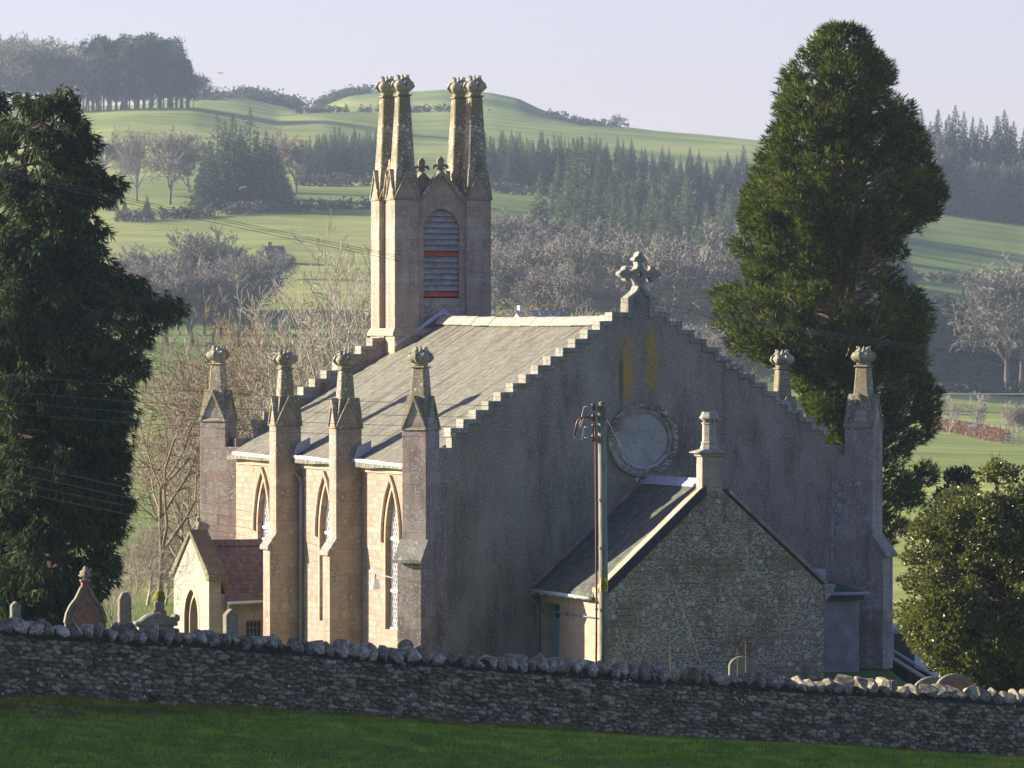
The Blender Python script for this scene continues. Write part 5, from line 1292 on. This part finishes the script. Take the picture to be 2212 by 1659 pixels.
# gorse on the hill
def gorse(px0, px1, D, n, hgt, lb):
    r = np.random.default_rng(int(px0)); C = []
    for i in range(n):
        q = gnd(px0+(px1-px0)*r.uniform(), D+r.uniform(-25,45)); C.append(np.array(q)+r.normal(size=(24,3))*np.array([2.4,2.4,hgt*.35])+np.array([0,0,hgt*.4]))
    C = np.concatenate(C); o = leaves('gorse', C, r.normal(size=C.shape)+np.array([0,0,.5]), 1.3, .8, leafmat('dark_gorse', (.03,.035,.018), (.05,.055,.025)), None, r)
    tag(o, lb, 'gorse', kind='stuff')
gorse(520, 645, 2560, 170, 3.2, 'dark gorse covering the knoll left of the tower')
gorse(425, 500, 2500, 40, 2.4, 'patches of gorse by the hilltop pines')
gorse(690, 790, 2640, 130, 2.6, 'dark gorse on the shoulder of the bare green hill')
gorse(1190, 1330, 2560, 40, 2.0, 'scattered gorse on the right flank of the bare green hill')
# ================================================================= electricity pole and wires
pp = P(1300, 868, 196); gp = gnd(1306, 196)
pole = empty('electricity_pole', (gp.x, gp.y, gp.z)); H = pp.z-gp.z
tag(pole, 'wooden electricity pole with insulators, a red-brown cable and a yellow warning sign, before the vestry', 'electricity pole')
def woodmat():
    n = NT('weathered_pole_wood'); g = n.noise(n.mapping(n.obj, (9,9,.35)), 3, 5, .7)
    c = n.ramp(g, [(.3,(.15,.14,.115)),(.55,(.29,.275,.225)),(.75,(.42,.40,.34))])
    c = n.mix(n.ramp(n.noise(n.mapping(n.obj, (4,4,.8)), 2, 5), [(.5,0.0),(.65,.7)]), c, (.09,.13,.06))
    x, y, z = n.sep(n.obj); top = n.math('MULTIPLY', n.math('SUBTRACT', z, H-.75), 4.0, clamp=True)
    c = n.mix(n.math('MULTIPLY', top, .75), c, (.07,.09,.025)); n.color(c); n.bump(g, .5, .01); return n.m
M['wood'] = woodmat()
dx = pp.x-gp.x
m = MB(); m.tube([(0,0,-.5),(dx*.5,0,H*.5),(dx,0,H-.22),(dx,0,H)], [.14,.128,.115,.09], 14); m.build('shaft', M['wood'], pole)
m = MB(); m.lathe([(.12,0),(.13,.02),(.02,.16)], 14, dx, 0); o = m.build('top_cap', M['wood'], pole, loc=(0,0,H-.14))
brown = plain('brown_porcelain', (.05,.028,.022), .2, spec=.7); redc = plain('red_brown_cable', (.17,.055,.04), .45)
steel = plain('galvanised_steel', (.35,.36,.37), .45, metal=.6)
zs4 = [P(1300, y, 196).z-gp.z for y in (879,902,923,946)]
for z in zs4:
    m = MB(); m.lathe([(.03,-.11),(.065,-.09),(.045,-.05),(.07,-.02),(.045,.02),(.07,.05),(.05,.09),(.03,.11)], 12, 0, 0)
    m.build('insulator', brown, pole, loc=(dx-.24, -.02, z))
m = MB()
for z in zs4: m.tube([(dx-.13,0,z),(dx-.24,-.02,z-.11)], .014, 5); m.tube([(dx-.28,-.02,z),(dx-.52,-.03,z)], .02, 5)
m.build('insulator_bracket', steel, pole)
m = MB(); zz = zs4[1]-.12; cx = dx-.20
loop = [(dx-.17,-.10,-.2),(dx-.155,-.12,H*.35),(cx+.02,-.13,zz-.5)]+[(cx-.27+.27*math.cos(t)*1.0, -.13, zz-.12+.27*math.sin(t)) for t in np.linspace(.1, math.pi*.95, 9)]+[(cx-.60,-.13,zz-.42)]
m.tube(loop, .032, 8); m.build('cable', redc, pole)
m = MB()
for z in (.9, 2.6, 4.4, 5.8): m.box(dx-.20,dx-.10,-.15,-.06,z-.02,z+.03)
m.build('cable_clip', steel, pole)
m = MB(); e = (cx-.60,-.13,zz-.42)
for z in zs4[:2]: m.tube([(dx-.52,-.03,z),(dx-.62,-.1,(z+e[2])/2),(e[0],-.14,e[2]-.02)], .014, 5)
m.tube([(dx-.52,-.03,zs4[2]),(dx-.58,-.1,e[2]-.12),(e[0],-.14,e[2]-.03)], .012, 5)
m.build('jumper_lead', plain('pale_insulation', (.42,.38,.30), .6), pole)
m = MB().tube([(dx-.52,-.03,zs4[3]),(dx-.62,-.1,zs4[3]+.03),(e[0]+.02,-.14,e[2]-.04)], .014, 5); m.build('green_lead', plain('green_insulation', (.06,.33,.25), .5), pole)
# stay wire with its insulator
st0 = Vector((dx+.12,-.02,H-.45)); st1 = P(1413,1150,188)-gp; st2 = P(1475,1330,182)-gp
stay = empty('stay_wire', tuple(gp)); tag(stay, 'thin stay wire with a dark insulator, sloping from the pole top across the vestry roof', 'stay wire')
mid = P(1379, 1037, 191)-gp
end = Vector((st2.x+.9, st2.y-5, gz(gp.x+st2.x+.9, gp.y+st2.y-5)-gp.z))
m = MB(); m.tube([st0, mid], .009, 5); m.tube([mid, end], .004, 5); m.build('strand', plain('tan_steel_strand', (.07,.06,.05), .6), stay)
d_ = (mid-st0).normalized(); m = MB(); m.tube([mid-d_*.16, mid-d_*.08, mid, mid+d_*.08, mid+d_*.16], [.03,.065,.05,.065,.03], 8); m.build('stay_insulator', brown, stay)
m = MB(); m.tube([(-.02,-.15,.3),(dx*.5,-.16,H*.5),(dx,-.15,H-.5)], .012, 5); m.build('earth_wire', plain('green_black_wire', (.03,.10,.07), .5), pole)
# warning sign
sz = P(1311,1262,196).z-gp.z; sx = P(1311,1262,196).x-gp.x
sg = empty('warning_sign', (dx*.45+.02, -.162, sz), 0, pole)
m = MB()
for i in range(8):
    t0, t1 = -.9+1.8*i/8, -.9+1.8*(i+1)/8; f = lambda t, r_: (r_*math.sin(t), .155-r_*math.cos(t))
    a, b, c, d = f(t0,.145), f(t1,.145), f(t1,.139), f(t0,.139); m.prism([a,b,c,d], 'xy', -.19, .19)
m.build('plate', plain('yellow_sign_enamel', (.62,.50,.03), .4), sg)
blk = plain('black_sign_ink', (.02,.02,.02), .5)
m = MB(); yy = -.006
m.ring([(-.10,-.07),(.10,-.07),(0,.13)], [(-.07,-.052),(.07,-.052),(0,.09)], 'xz', yy-.004, yy, True)
m.prism([(.012,.06),(-.028,-.002),(-.002,-.002),(-.012,-.045),(.030,.018),(.004,.018)], 'xz', yy-.004, yy)
m.box(-.10,.10,yy-.004,yy,-.115,-.10); m.box(-.085,.085,yy-.004,yy,-.145,-.132)
m.build('symbol', blk, sg)
def wire(name, a, b, sag, rad, mat, label, group, mids=12):
    pts = []
    for i in range(mids+1):
        t = i/mids; p = a.lerp(b, t); p = p-Vector((0,0,4*sag*t*(1-t))); pts.append(p)
    m = MB().tube([p-a for p in pts], rad, 5); o = m.build(name, mat, loc=a); tag(o, label, 'wire', group); return o
wm = plain('green_grey_wire', (.05,.09,.08), .5, spec=.5); wd_ = plain('dark_wire', (.14,.14,.14), .5)
base = Vector((gp.x+dx, gp.y, gp.z))
for z, y0 in zip(zs4, (810,848,872,895)):
    a = P(-130, y0-16, 158); b = base+Vector((-.52,-.03,z)); wire('overhead_wire', a, b, .22, .006, wm, 'thin wire of the four running left from the pole by the vestry', 'four service wires to the pole')
for y0, y1 in ((985,1115),(1008,1134),(1029,1150),(1049,1166)):
    wire('overhead_wire', P(-130, y0-24, 150), P(640, y1+8, 250), .1, .006, wm, 'thin wire of the lower four crossing the dark evergreen', 'lower four wires')
for dy in (0, 5, 12):
    wire('overhead_wire', P(-60, 350+dy, 176), P(2320, 792+dy*.7, 192), .42, .0065, wd_, 'thin wire of the three crossing the whole view past the tower', 'three long wires across the view', 24)
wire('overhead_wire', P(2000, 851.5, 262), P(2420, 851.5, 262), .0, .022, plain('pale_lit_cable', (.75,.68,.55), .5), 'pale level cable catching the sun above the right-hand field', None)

# ================================================================= gravestones
def ground_at(px_, D): return gnd(px_, D)
def gravestone(px_, ytop, D, wpx, shape, mat, label, rz=.25, thick=.14, nm='gravestone'):
    g = ground_at(px_, D); top = P(px_, ytop, D); h = top.z-g.z; w_ = wpx*D/FPX/2; o = None; m = MB()
    if shape == 'gable': m.prism([(-w_,-.2),(w_,-.2),(w_,h-w_*.9),(0,h),(-w_,h-w_*.9)], 'xz', -thick/2, thick/2)
    elif shape == 'round': m.prism([(-w_,-.2),(w_,-.2)]+[(w_*math.cos(t), h-w_*.8+w_*.8*math.sin(t)) for t in np.linspace(0, math.pi, 16)], 'xz', -thick/2, thick/2)
    elif shape == 'slab': m.prism([(-w_,-.2),(w_,-.2),(w_*.92,h-.18),(w_*.4,h),(-w_*.5,h-.03),(-w_*.95,h-.2)], 'xz', -thick/2, thick/2)
    o = m.build(nm, mat, loc=tuple(g), rz=rz, bevel=.02); tag(o, label, 'gravestone'); return o
gravestone(33, 1298, 168, 21, 'gable', M['grave'], 'small pointed gravestone at the far left behind the wall', .35, .2)
gravestone(269, 1278, 172, 29, 'slab', M['grave'], 'tall grey-green slab gravestone between the ornate memorial and the mossy urn', .3, .2)
gravestone(498, 1314, 168, 30, 'gable', M['grave'], 'gravestone with a pitched top in front of the porch wall, left side sunlit', .55, .22)
gravestone(875, 1380, 170, 36, 'round', M['grave'], 'small rounded gravestone top below the nearest tall window', .1, .12)
gravestone(1604, 1417, 180, 60, 'round', M['grave'], 'low arched gravestone in front of the vestry gable', .1, .16)
gravestone(2016, 1461, 172, 92, 'round', M['grave'], 'broad low grey-green gravestone at the foot of the holly', .1, .16)
gravestone(2038, 1432, 182, 18, 'slab', M['crown'], 'narrow pale gravestone under the left side of the holly', .1, .16)
g = gravestone(2062, 1455, 168, 82, 'round', M['grave'], 'round-topped gravestone with a red-brown panel under the holly', .1, .2)
m = MB(); gg = ground_at(2062,168); h = P(2062,1455,168).z-gg.z; w_ = 82*168/FPX/2*.72
m.prism([(-w_,.1),(w_,.1)]+[(w_*math.cos(t), h-.10-w_*.8+w_*.75*math.sin(t)) for t in np.linspace(0, math.pi, 14)], 'xz', -.125, -.101); m.build('panel', M['redgrave'], g)
# ornate ogee memorial with a foliated finial
g = ground_at(184, 170); top = P(184,1222,170); h = top.z-g.z; s = 170/FPX
mem = empty('memorial', tuple(g), .18); tag(mem, 'ornate red-brown memorial with an ogee top and carved finial, behind the wall on the left', 'memorial')
zz = lambda y: P(184,y,170).z-g.z
out = [(44*s,-.2),(44*s,zz(1345)),(40*s,zz(1325)),(32*s,zz(1308)),(20*s,zz(1293)),(11*s,zz(1280)),(8.5*s,zz(1268)),(8.5*s,zz(1256))]
m = MB().prism([(-x,z) for x,z in out[::-1]]+out, 'xz', -.12, .12); m.build('body', M['redgrave'], mem, bevel=.015)
inn = [(33*s,zz(1345)),(29*s,zz(1330)),(21*s,zz(1313)),(9*s,zz(1299)),(0,zz(1290))]
o2 = [(44*s,zz(1345)),(40*s,zz(1325)),(32*s,zz(1308)),(20*s,zz(1293)),(8*s,zz(1268))]
m = MB()
for q in (-1, 1):
    m.ring([(q*(x+.03),z+.01) for x,z in o2], [(q*(x-.035),z-.03) for x,z in o2], 'xz', -.17, .14)
    m.ring([(q*x,z) for x,z in inn], [(q*max(x-.035,0),z-.03) for x,z in inn], 'xz', -.15, -.121)
m.box(-11*s,11*s,-.14,.14,zz(1256),zz(1252)); m.build('moulding', M['grave'], mem)
m = MB(); b = zz(1252); t = zz(1222)-b
m.lathe([(.06,b),(.055,b+.12*t),(.10,b+.18*t),(.15,b+.30*t),(.10,b+.42*t),(.12,b+.5*t),(.10,b+.62*t),(.05,b+.75*t),(.05,b+.85*t),(.01,b+t)], 12, 0, 0, lambda a_, z_: 1+.25*math.cos(4*a_)); m.build('finial', M['grave'], mem)
# mossy urn on a pedestal
g = ground_at(344, 172); mz = lambda y: P(344,y,172).z-g.z; s = 172/FPX
ur = empty('urn_memorial', tuple(g), .4); tag(ur, 'draped urn memorial with bright moss on top, left of the porch', 'memorial')
m = MB(); m.frustum(0,0,-.2,mz(1318),.40,.36,.30,.28); m.build('pedestal', M['redgrave'], ur, bevel=.02)
m = MB(); m.lathe([(.11,mz(1322)),(.13,mz(1310)),(.135,mz(1296)),(.10,mz(1290))], 12, 0, 0, lambda a_, z_: 1+.12*math.cos(3*a_)); m.build('urn', M['grave'], ur)
moss = plain('bright_moss', (.16,.15,.015), .95, var=.35, nscale=14)
m = MB(); m.lathe([(.15,mz(1298)),(.16,mz(1291)),(.12,mz(1284)),(.12,mz(1280)),(.05,mz(1276))], 12, 0, 0, lambda a_, z_: 1+.15*math.cos(3*a_+z_*9)); m.build('moss_cap', moss, ur)
# low chest with a mossy scrolled top
g = ground_at(335, 164); mz = lambda y: P(335,y,164).z-g.z; s = 164/FPX
cs = empty('table_tomb', tuple(g), .2); tag(cs, 'low dark mossy scroll-topped tomb just behind the wall, left of the porch', 'tomb')
m = MB(); m.prism([(-48*s,mz(1352)),(48*s,mz(1352)),(48*s,mz(1344)),(40*s,mz(1338)),(26*s,mz(1330)),(12*s,mz(1324)),(-5*s,mz(1323)),(-22*s,mz(1329)),(-36*s,mz(1340)),(-48*s,mz(1344))], 'xz', -.22, .22); m.build('top', M['grave'], cs, bevel=.04)
m = MB().box(-38*s,38*s,-.2,.2,-.2,mz(1352)-.003); m.build('chest', M['grave'], cs)
m = MB(); m.lathe([(.06,-.2),(.10,-.12),(.10,.12),(.06,.2)], 12, 0, 0)
o = m.build('scroll', M['grave'], cs, loc=(44*s,0,mz(1335))); o.rotation_euler = (math.pi/2,0,0)
# dead stems above the wall
st_m = plain('dead_stem', (.30,.20,.13), .9)
for i, (px_, yt, D) in enumerate(((1447,1392,158),(1592,1400,160),(1610,1385,160))):
    g = ground_at(px_, D); t = P(px_, yt, D); m = MB(); m.tube([(0,0,0),(t.x-g.x+.02,0,(t.z-g.z)*.6),(t.x-g.x,0,t.z-g.z)], [.012,.009,.004], 4)
    for k in range(7): z = (t.z-g.z)*(1-.04*k-.02); m.tube([(t.x-g.x,0,z),(t.x-g.x+(.07 if k % 2 else -.07),0,z+.06)], .004, 3)
    o = m.build('dead_stem', st_m, loc=tuple(g)); tag(o, 'dry brown weed stem standing above the coping before the vestry', 'plant', 'dry weed stems before the vestry')

# ================================================================= white cottage glimpsed at the right, with a lower slated wing
g = gnd(2010, 228); cg = empty('cottage', tuple(g), R(8)); tag(cg, 'low white flat-roofed outbuilding with a slated wing, glimpsed under the holly', 'outbuilding')
wt = P(1990,1368,228).z-g.z
m = MB(); m.box(-1.5,9,0,5,-.5,wt); m.build('wall', M['white'], cg)
m = MB(); m.box(-1.58,9.1,-.08,5.1,wt+.002,wt+.12); m.build('roof', M['lead'], cg)
m = MB(); m.box(-1.25,-.55,-.03,-.003,1.0,2.4); m.build('window', M['glass'], cg)
m = MB(); m.box(-.1,.7,-.03,-.003,.9,2.3); m.build('window', M['glass'], cg)
p0 = P(1924,1418,224); p1 = P(2012,1474,221)
wing = empty('cottage_wing', tuple(gnd(1950,224)), 0); wing.parent = cg
wl = gnd(1950,224)
m = MB(); vs = []
a0 = Vector((p0.x,p0.y,p0.z)); a1 = Vector((p1.x+.8,p1.y,p1.z-.5)); gg = wl.z
m.add([(a0.x-1.2,a0.y,gg),(a1.x,a1.y,gg),(a1.x,a1.y,a1.z-.06),(a0.x-1.2,a0.y,a0.z+.7),(a0.x-1.2,a0.y+4,gg),(a1.x,a1.y+4,gg),(a1.x,a1.y+4,a1.z-.06),(a0.x-1.2,a0.y+4,a0.z+.7)],
      [(0,1,2,3),(7,6,5,4),(1,5,6,2),(3,2,6,7),(0,3,7,4)])
o = m.build('wing_wall', M['vroof']); o.parent = cg; o.matrix_parent_inverse = Matrix.LocRotScale(cg.location, cg.rotation_euler, None).inverted()
m = MB(); m.tube([(a0.x-1.2,a0.y-.08,a0.z+.72),(a1.x,a1.y-.08,a1.z)], .075, 8); m.tube([(a0.x-1.2,a0.y+.3,a0.z+.98),(a1.x,a1.y+.3,a1.z+.26)], .05, 8)
o = m.build('bargeboard', M['gutter']); o.parent = cg; o.matrix_parent_inverse = Matrix.LocRotScale(cg.location, cg.rotation_euler, None).inverted()
bpy.data.objects.remove(wing)

# ================================================================= far houses
def house(px_, D, w_, d_, hw, hr, wallm, roofm, rz, label, gable_end=False, dz=0):
    g = gnd(px_, D); r = empty('house', (g.x, g.y, g.z+dz), rz); tag(r, label, 'house')
    m = MB(); m.box(-w_/2,w_/2,-d_/2,d_/2,-3,hw); m.prism([(-d_/2,hw),(d_/2,hw),(0,hw+hr)], 'yz', -w_/2, w_/2); m.build('wall', wallm, r)
    m = MB(); m.prism([(-d_/2-.4,hw-.2),(-d_/2-.4,hw),(0,hw+hr+.25),(d_/2+.4,hw),(d_/2+.4,hw-.2),(0,hw+hr+.02)], 'yz', -w_/2-.3, w_/2+.3); m.build('roof', roofm, r)
    m = MB(); m.box(-w_/2+.4,-w_/2+1.2,-.4,.4,hw+hr-.2,hw+hr+1.0); m.build('chimney', wallm, r)
    for x in (-w_/4, w_/4): m = MB(); m.box(x-.5,x+.5,-d_/2-.04,-d_/2-.004,1,2.3); m.build('window', M['glass'], r)
    return r
bl = plain('blue_slate_roof', (.10,.13,.20), .6); gs = plain('grey_stone_wall', (.40,.38,.34), .9); gw_ = plain('white_wall', (.6,.58,.54), .9)
house(1240, 1225, 6.5, 6, 2.6, 2.4, gw_, bl, R(-25), 'small house with a blue slate roof among the bare trees right of the tower')
house(1165, 1120, 9, 6, 2.4, 2.4, gw_, bl, R(32), 'low house with a pale gable edge in the trees just above the church ridge')
house(592, 1322, 3.4, 4, 1.8, 1.2, M['grave'], M['vroof'], R(10), 'small grey stone house far off between the bare trees left of the tower')

# ================================================================= hedge, fence and sign in the far field on the right
hp0 = gnd(2015, 905); hp1 = gnd(2172, 820)
n_ = 90; r = np.random.default_rng(5); C = []; Dn = []
vec = np.array(hp1-hp0)
for i in range(5200):
    t = r.uniform(); p = np.array(hp0)+vec*t; p[2] = gz(p[0], p[1])
    u = r.uniform(-1,1); v = r.uniform(0,1); hgt = 1.75*(1-abs(u)**4*.25)
    side = unit(np.array([vec[1], -vec[0], 0]))
    p = p+side*u*.8+np.array([0,0,hgt*v**.6]); C.append(p); Dn.append(r.normal(size=3)+np.array([0,0,.8]))
C = np.array(C)-np.array(hp0)
hd = empty('hedge', tuple(hp0)); tag(hd, 'clipped russet beech hedge beside the far sunlit field on the right', 'hedge')
leaves('foliage', C, np.array(Dn), .32, .2, leafmat('russet_beech_hedge_leaves', (.14,.075,.045), (.23,.12,.075), (.30,.18,.11)), hd, r)
sgn = []
for i in range(40): t = (i+.5)/40; p = np.array(vec)*t; p[2] = gz(hp0.x+p[0], hp0.y+p[1])-hp0.z; sgn.append((*p, p[0]+r.normal()*.3, p[1], p[2]+1.4, .05, .02))
limbs('stem', sgn, M['bark'], hd, 4)
def fence(px0, D0, px1, D1, npost, label, hgt=1.15):
    a, b = gnd(px0, D0), gnd(px1, D1); f = empty('post_fence', tuple(a)); tag(f, label, 'fence'); m = MB(); tops = []
    for i in range(npost):
        p = a.lerp(b, i/(npost-1)); p.z = gz(p.x, p.y); q = p-a; mm = MB(); mm.box(-.06,.06,-.06,.06,-.2,hgt)
        mm.build('post', B_pale, f, loc=tuple(q)); tops.append(q)
    for z in (.4, .75, 1.05):
        m.tube([t+Vector((0,0,z)) for t in tops], .012, 4)
    m.build('wire', steel, f)
fence(2172, 818, 2290, 790, 9, 'pale post and wire fence continuing from the right end of the russet hedge')
fence(2040, 925, 2200, 880, 14, 'thin post fence behind the russet hedge')
g = gnd(2101, 846); ss = empty('field_sign', tuple(g)); tag(ss, 'small white sign on a post in front of the russet hedge', 'sign')
m = MB().box(-.06,.06,-.06,.06,0,1.7); m.build('post', B_pale, ss)
m = MB().prism([(-.6,1.45),(.5,1.45),(.68,1.6),(.5,1.75),(-.6,1.75)], 'xz', -.10, -.061); m.build('board', M['white'], ss)

def far_hedge(px0, D0, px1, D1, h, label):
    a, b = gnd(px0, D0), gnd(px1, D1); r = np.random.default_rng(int(px0+D0)); n = int((b-a).length*34)
    t = np.sort(r.uniform(size=n)); p = np.array(a)[None]+np.array(b-a)[None]*t[:,None]; p[:,2] = [gz(x, y) for x, y in p[:,:2]]
    gap = fbm(t*23, t*0+D0, 3, 6) > .27; p = p[gap]; p = p+r.normal(size=p.shape)*.5+np.stack([p[:,0]*0, p[:,0]*0, r.uniform(0,h,len(p))], 1)
    o = empty('hedge', tuple(a)); leaves('foliage', p-np.array(a), r.normal(size=p.shape), 1.0, .6, HM, o, r); tag(o, label, 'hedge')
HM = leafmat('far_hawthorn_hedge', (.06,.05,.035), (.10,.085,.055), (.14,.115,.07), nscale=.3)
far_hedge(250, 1440, 820, 1500, 1.8, 'thin dark hedge line below the fir clump on the left hillside')
far_hedge(640, 1640, 810, 1655, 2.2, 'hedge along the foot of the plantation left of the tower')
far_hedge(1040, 1640, 1290, 1650, 2.2, 'hedge along the foot of the plantation right of the tower')
far_hedge(640, 2330, 1060, 2360, 1.8, 'hedge crossing the green hill behind the tower pinnacles')
far_hedge(1890, 1560, 2300, 1600, 1.8, 'hedge crossing the lower part of the right-hand hillside field')
far_hedge(2030, 1130, 2300, 1150, 1.6, 'hedge before the dark wood at the right')

# ================================================================= bird
bp = P(476, 158, 620); bd = empty('bird', tuple(bp)); tag(bd, 'small bird gliding in the sky right of the hilltop wood', 'bird')
m = MB(); m.tube([(0,.30,0),(0,.2,.01),(0,.02,0),(0,-.16,.02),(0,-.22,.02)], [.015,.05,.085,.06,.02], 8)
for q in (-1, 1):
    m.add([(q*.04,.10,.03),(q*.38,.15,.10),(q*.82,.02,.06),(q*.80,-.03,.05),(q*.36,-.05,.08),(q*.04,-.08,.03),(q*.2,0,-.0)],
          [(0,1,4,5),(1,2,3,4),(0,5,6),(5,4,6),(4,1,6),(1,0,6)])
m.add([(0,.25,0),(.07,.45,.01),(-.07,.45,.01),(0,.35,-.01)], [(0,1,2),(0,3,1),(0,2,3),(1,3,2)])
m.build('body', plain('grey_feathers', (.35,.33,.32), .8), bd)

# ================================================================= hazy valley air
HZ = True
if HZ:
    m = MB(); zt = 60.0; m.box(-2600, 2600, -40, 9000, -60, 150)
    nh_ = bpy.data.materials.new('hazy_air'); nh_.use_nodes = True; nt = nh_.node_tree; nt.nodes.clear()
    ou = nt.nodes.new('ShaderNodeOutputMaterial'); pv = nt.nodes.new('ShaderNodeVolumePrincipled')
    pv.inputs['Density'].default_value = 0.000085; pv.inputs['Color'].default_value = (.64,.78,1,1); pv.inputs['Anisotropy'].default_value = .35
    nt.links.new(pv.outputs[0], ou.inputs['Volume'])
    hz = m.build('haze', nh_); tag(hz, kind='stuff', label='thin pale haze filling the valley air', cat='haze')
    print('top of ground', float(HT.max()), 'bottom', float(HT.min()))
